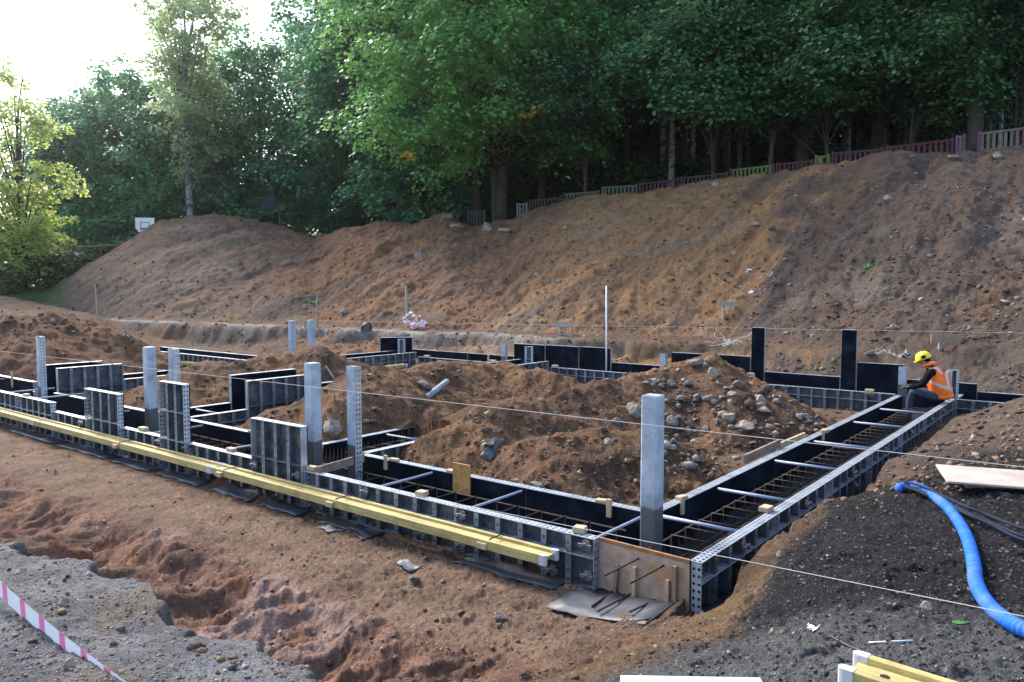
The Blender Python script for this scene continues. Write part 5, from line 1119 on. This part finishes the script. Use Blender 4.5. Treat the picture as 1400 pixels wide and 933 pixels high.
def fence(px0, px1, y0, y1, cp, cl, label, lower=0.0, pitch=.20, hgt=1.5, off=2.2):
    Da = np.interp((px0 - CX) / FPX, CRX, CRD) + off; Db = np.interp((px1 - CX) / FPX, CRX, CRD) + off; a = atD(px0, y0, Da); b = atD(px1, y1, Db); d = b - a; L = float(np.hypot(*d[:2])); sl = d[2] / L
    t = thing('fence_panel', label, 'fence panel', (a[0], a[1], a[2] - hgt), math.atan2(d[1], d[0]), 'colourful fence panels along the forest edge')
    def sk(m):
        m.v = [(x, y, z + sl * x) for x, y, z in m.v]; return m
    for x in (0, L - .1): sk(MB().box(x, x + .1, -.06, .06, -.4, hgt + .04)).build('post', M_[cl or cp], t)
    m = MB()
    for k in range(int((L - .24) / pitch) + 1): m.box(.13 + k * pitch, .13 + k * pitch + pitch * .52, -.02, .02, lower + .04, hgt - .09)
    sk(m).build('picket', M_[cp], t)
    for z in (hgt - .088, lower + (.15 if not lower else .002)): sk(MB().box(.101, L - .101, -.035, .035, z, z + .085)).build('rail', M_[cp], t)
    if lower: sk(MB().box(.101, L - .101, -.03, .03, -.3, lower)).build('lower_board', M_[cl], t)
    return t
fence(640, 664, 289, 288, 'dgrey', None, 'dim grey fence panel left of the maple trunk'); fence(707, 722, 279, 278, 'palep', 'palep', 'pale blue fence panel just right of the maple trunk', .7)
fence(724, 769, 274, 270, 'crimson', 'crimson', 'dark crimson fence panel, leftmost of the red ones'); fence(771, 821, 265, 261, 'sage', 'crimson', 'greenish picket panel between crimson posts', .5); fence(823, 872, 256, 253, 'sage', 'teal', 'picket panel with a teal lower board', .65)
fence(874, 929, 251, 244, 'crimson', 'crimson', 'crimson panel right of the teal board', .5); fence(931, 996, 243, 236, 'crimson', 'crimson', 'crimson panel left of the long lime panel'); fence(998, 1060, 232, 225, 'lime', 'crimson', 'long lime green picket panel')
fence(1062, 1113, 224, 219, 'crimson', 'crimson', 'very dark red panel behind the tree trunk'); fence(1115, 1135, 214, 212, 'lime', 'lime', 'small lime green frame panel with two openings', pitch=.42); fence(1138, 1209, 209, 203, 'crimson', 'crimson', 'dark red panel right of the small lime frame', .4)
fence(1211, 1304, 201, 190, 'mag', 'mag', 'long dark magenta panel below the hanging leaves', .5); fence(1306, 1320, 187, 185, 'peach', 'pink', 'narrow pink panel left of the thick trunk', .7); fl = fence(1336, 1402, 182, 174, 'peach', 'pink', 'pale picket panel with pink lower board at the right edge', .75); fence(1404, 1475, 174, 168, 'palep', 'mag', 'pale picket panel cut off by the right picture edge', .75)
g = fl; MB().prism([(.9, -.1), (2.0, .2), (2.0, .62), (1.3, .5)], .0, .02, 0, Matrix.Rotation(R(90), 4, 'X') @ Matrix.Translation((0, 0, .04))).build('painted_shape', M_['green'], fl)
# ------------------------------------------------------------------ BASKETBALL BOARDS, RAIL
def hoop(px, ytop, w, h, D, m, label, rz, back):
    p = atD(px, ytop + h / 2 / D * 0, D); zt = atD(px, ytop, D)[2]; gz = h1(p[0], p[1]); t = thing('basketball_hoop', label, 'basketball hoop', (p[0], p[1], gz), rz); H = zt - gz
    poly = [(-w / 2, 0), (w / 2, 0), (w / 2, -h * .7), (w * .34, -h), (-w * .34, -h), (-w / 2, -h * .7)][::-1]
    MB().prism(poly, 0, .04, 0, Matrix.Translation((0, 0, H)) @ Matrix.Rotation(R(90), 4, 'X')).build('board', M_[m], t)
    f = MB()
    for a in ((-.30, -.26, -.75, -.30), (.26, .30, -.75, -.30), (-.26, .26, -.345, -.305), (-.26, .26, -.745, -.705)): f.box(a[0] * w * .8, a[1] * w * .8, -.052, -.041, H + a[2] * h, H + a[3] * h)
    f.build('target_frame', M_['black'], t); r = MB(); r.tube([(.23 * math.cos(q), -.30 + .23 * math.sin(q), H - h * .82) for q in np.linspace(0, 6.283, 20)], .014, 6); r.build('rim', M_['rebar'], t)
    MB().tube([(0, .9, -.3), (0, .9, H - .7), (0, .7, H - .45), (0, .02, H - .4)], .055, 8).build('pole', M_['palep'], t, True); return t
hoop(198, 298, 1.15, .9, 49.6, 'white', 'white basketball board with a black target square behind the left heap', .1, False); hoop(367, 268, 1.25, 1.05, 50.6, 'dbl' if 'dbl' in M_ else 'cable', 'dark blue basketball board turned away behind the heap crest', -.5, True)
a = atD(98, 339.5, 47.5); b = atD(176, 334, 48.5); t = thing('rail_barrier', 'thin pale horizontal rail in front of the left trees', 'railing', a, math.atan2(b[1] - a[1], b[0] - a[0])); L = float(np.linalg.norm(b - a)); MB().tube([(0, 0, 0), (L, 0, b[2] - a[2])], .045, 8).build('rail', M_['sage'], t)
for x in (.05, L * .5, L - .05): MB().tube([(x, 0, -1.3), (x, 0, (b[2] - a[2]) * x / L - .04)], .04, 6).build('post', M_['sage'], t)
a = atD(432, 320, 49.3); t = thing('barrier', 'pale teal barrier showing in the notch between the two heaps', 'barrier', a, .1); MB().box(0, 1.05, -.05, .05, -.16, .0).build('beam', M_['palep'], t)
for x in (.1, .9): MB().box(x, x + .08, -.04, .04, -1.2, -.161).build('leg', M_['teal'], t)
# weeds
def weed(px, py, h, n, label, seed, m='leaf_maple'):
    p = hit(px, py); rg = np.random.default_rng(seed); C_ = rg.normal(0, 1, (n, 3)) * [h * .35, h * .35, h * .12] + [0, 0, h * .35]; o = link('weed', leaves_mesh('weed', rg, C_, np.full(n, h * .35), 14, h * .5, M_[m], .5, .3)); o.location = tuple(p); tag(o, label, 'weed')
weed(1188, 368, .2, 7, 'small green weed on the dark bank', 1); weed(745, 440, .13, 4, 'tiny yellow weed at the foot of the bank', 2, 'leaf_yel'); weed(427, 414, .18, 4, 'small green shoot by the thin mossy stake', 3)
lf = MB(); lf.prism([(0, 0), (.02, .018), (.05, .02), (.075, 0), (.05, -.018), (.02, -.016)], 0, .003); o = lf.build('fallen_leaf', M_['leaf_maple']); q = hit(1300, 855); o.location = (q[0], q[1], q[2] + .012); tag(o, 'single green leaf lying on the dark gravel by the hose', 'leaf')

# ------------------------------------------------------------------ THE WORKER
M_['vest'] = mat('orange safety vest', (.95, .17, .012), .6, 0, .12, 8); M_['reflect'] = mat('silver reflective strip', (.52, .45, .44), .4, 0, .1); M_['jacket'] = mat('black jacket cloth', (.006, .0065, .009), .95, 0, .3, spec=.1); M_['trouser'] = mat('dark navy work trousers', (.032, .038, .06), .85, 0, .3); M_['skin'] = mat('skin', (.34, .19, .13), .55, 0, .1); M_['helmet'] = mat('yellow helmet shell', (.72, .62, .03), .35, 0, .06); M_['boot'] = mat('dark boot leather', (.02, .017, .014), .6, 0, .2)
def skin_mesh(name, joints, edges, root, lvl=2):
    me = bpy.data.meshes.new(name); names = list(joints); me.from_pydata([joints[k][0] for k in names], [(names.index(a), names.index(b)) for a, b in edges], []); o = bpy.data.objects.new(name, me); COL.objects.link(o)
    sk = o.modifiers.new('skin', 'SKIN'); sk.branch_smoothing = .4
    for i, k in enumerate(names):
        r = joints[k][1]; me.skin_vertices[0].data[i].radius = r if isinstance(r, tuple) else (r, r); me.skin_vertices[0].data[i].use_root = (k == root)
    sb = o.modifiers.new('sub', 'SUBSURF'); sb.levels = lvl; sb.render_levels = lvl
    dg = bpy.context.evaluated_depsgraph_get(); nm = bpy.data.meshes.new_from_object(o.evaluated_get(dg)); nm.name = name; bpy.data.objects.remove(o); bpy.data.meshes.remove(me); nm.polygons.foreach_set('use_smooth', [True] * len(nm.polygons)); return nm
def worker():
    v, _ = onu(1287, 548, .03); base = W(.03, v, 0); fd = np.array([-.87, .49]); t = thing('person', 'person in orange vest and yellow helmet sitting bent over on the right wall', 'person', base, math.atan2(fd[1], fd[0]))
    J = dict(pel=((0, 0, .12), .14), sp=((.02, 0, .29), .12), ch=((.10, 0, .49), .13), nb=((.21, 0, .61), .075), hb=((.25, 0, .65), .06), hc=((.295, 0, .70), (.082, .088)), ht=((.298, 0, .77), (.078, .084)), ns=((.385, 0, .68), .012), chin=((.34, 0, .63), .035))
    Ed = [('pel', 'sp'), ('sp', 'ch'), ('ch', 'nb'), ('nb', 'hb'), ('hb', 'hc'), ('hc', 'ht'), ('hc', 'ns'), ('hb', 'chin')]
    for s, q in ((1, 'l'), (-1, 'r')):
        J[q + 'sh'] = ((.17, s * .19, .545), .068); J[q + 'el'] = ((.29, s * .26, .31), .055); J[q + 'wr'] = ((.49, s * .14, .25), .034); J[q + 'ha'] = ((.56, s * .10, .238), (.026, .036)); Ed += [('ch', q + 'sh'), (q + 'sh', q + 'el'), (q + 'el', q + 'wr'), (q + 'wr', q + 'ha')]
        for k, (dx, dy, ln) in enumerate(((.03, .024, .050), (.036, .008, .058), (.034, -.008, .054), (.028, -.023, .044))):
            p0 = (.56 + dx, s * .10 + dy, .234); p1 = (p0[0] + ln * .55, p0[1], p0[2] - .022); p2 = (p1[0] + ln * .2, p1[1], p1[2] - .035)
            for nme, p, r in ((f'{q}f{k}a', p0, .0095), (f'{q}f{k}b', p1, .0085), (f'{q}f{k}c', p2, .007)): J[nme] = (p, r)
            Ed += [(q + 'ha', f'{q}f{k}a'), (f'{q}f{k}a', f'{q}f{k}b'), (f'{q}f{k}b', f'{q}f{k}c')]
        J[q + 'ta'] = ((.545, s * .10 - s * .045, .226), .011); J[q + 'tb'] = ((.585, s * .10 - s * .06, .208), .009); Ed += [(q + 'wr', q + 'ta'), (q + 'ta', q + 'tb')]
        J[q + 'hip'] = ((.05, s * .10, .10), .10); J[q + 'kn'] = ((.44, s * .16, .19), .068); J[q + 'ca'] = ((.47, s * .155, .04), .062); J[q + 'an'] = ((.50, s * .15, -.28), .045); J[q + 'he'] = ((.47, s * .15, -.36), .042); J[q + 'to'] = ((.68, s * .16, -.37), (.045, .034)); Ed += [('pel', q + 'hip'), (q + 'hip', q + 'kn'), (q + 'kn', q + 'ca'), (q + 'ca', q + 'an'), (q + 'an', q + 'he'), (q + 'an', q + 'to')]
    me = skin_mesh('body', J, Ed, 'pel')
    for k in ('jacket', 'trouser', 'skin', 'boot'): me.materials.append(M_[k])
    names = list(J); seg = [(np.array(J[a][0]), np.array(J[b][0]), a, b) for a, b in Ed]
    def cls(a, b):
        n = b if b not in ('pel',) else a
        if n in ('hc', 'ht', 'ns', 'chin', 'hb') : return 2
        if n[1:] in ('ha', 'ta', 'tb') or (len(n) == 4 and n[1] == 'f'): return 3
        if n[1:] in ('hip', 'kn', 'ca', 'an') : return 1
        if n[1:] in ('he', 'to'): return 3
        return 0
    for p in me.polygons:
        c = np.array(p.center[:]); bd, bi = 9, 0
        for a, b, na, nb_ in seg:
            d = b - a; q = np.clip((c - a) @ d / (d @ d), 0, 1); e = np.linalg.norm(c - a - q * d)
            if e < bd: bd, bi = e, cls(na, nb_)
        if bi == 1 and c[2] < -.27: bi = 3
        p.material_index = bi
    body = link('body', me, t)
    V = dict(p=((-.03, 0, .06), (.19, .21)), s=((.0, 0, .28), (.18, .215)), c=((.09, 0, .475), (.185, .215)), n=((.18, 0, .60), (.115, .125)), l=((.145, .165, .56), .10), r=((.145, -.165, .56), .10))
    vm = skin_mesh('vest', V, [('p', 's'), ('s', 'c'), ('c', 'n'), ('c', 'l'), ('c', 'r')], 's', 4); vm.materials.append(M_['vest']); vm.materials.append(M_['reflect'])
    for p in vm.polygons:
        c = p.center; h = c.z - .35 * (c.x - .08)
        if .305 < h < .355: p.material_index = 1
        if h > .34 and .085 < abs(c.y) < .125: p.material_index = 1
    link('vest', vm, t); MB().tube([(.20 + .095 * math.cos(q), .10 * math.sin(q), .655 - .35 * .0 + .03 * math.cos(q) * -1) for q in np.linspace(0, 6.283, 18)], .024, 6).build('collar', M_['vest'], t, True)
    hm = MB(); bmv = []; n1_, n2_ = 9, 20
    for i in range(n1_ + 1):
        ph = i / n1_ * math.pi * .54; 
        for k in range(n2_):
            an = 2 * math.pi * k / n2_; br = 1.0 + (.30 * max(0, math.cos(an)) ** 3 + .07 if i == n1_ else 0); r_ = math.sin(ph); bmv.append((.128 * r_ * math.cos(an) * br, .108 * r_ * math.sin(an) * (br if i == n1_ else 1), .125 * math.cos(ph) + (.006 * math.cos(k * math.pi) if 2 < i < n1_ else 0)))
    hm.v = bmv
    for i in range(n1_):
        for k in range(n2_): hm.face([i * n2_ + k, i * n2_ + (k + 1) % n2_, (i + 1) * n2_ + (k + 1) % n2_, (i + 1) * n2_ + k][::-1])
    hme = hm.build('helmet', M_['helmet'], t, True); hme.location = (.295, 0, .752); hme.rotation_euler = (0, R(24), 0); sd_ = hme.modifiers.new('s', 'SOLIDIFY'); sd_.thickness = .008
    v2 = MB()
    for s in (-1, 1): v2.box(-.05, .02, s * .105 - .012, s * .105 + .012, .0, .05)
    vv = v2.build('earmuff_mount', M_['jacket'], hme)
    for s in (-1, 1): MB().tube([(.373, s * .032, .707), (.376, s * .033, .707)], .009, 8).build('eye', M_['boot'], t)
    hr = skin_mesh('hair', dict(a=((.235, 0, .68), .078), b=((.255, 0, .75), .08)), [('a', 'b')], 'a', 2); hr.materials.append(M_['jacket']); link('hair', hr, t)
    return t
worker()
for o in list(SC.objects):
    if o.parent is None and o.get('category') and not o.get('kind'): o['kind'] = 'thing'
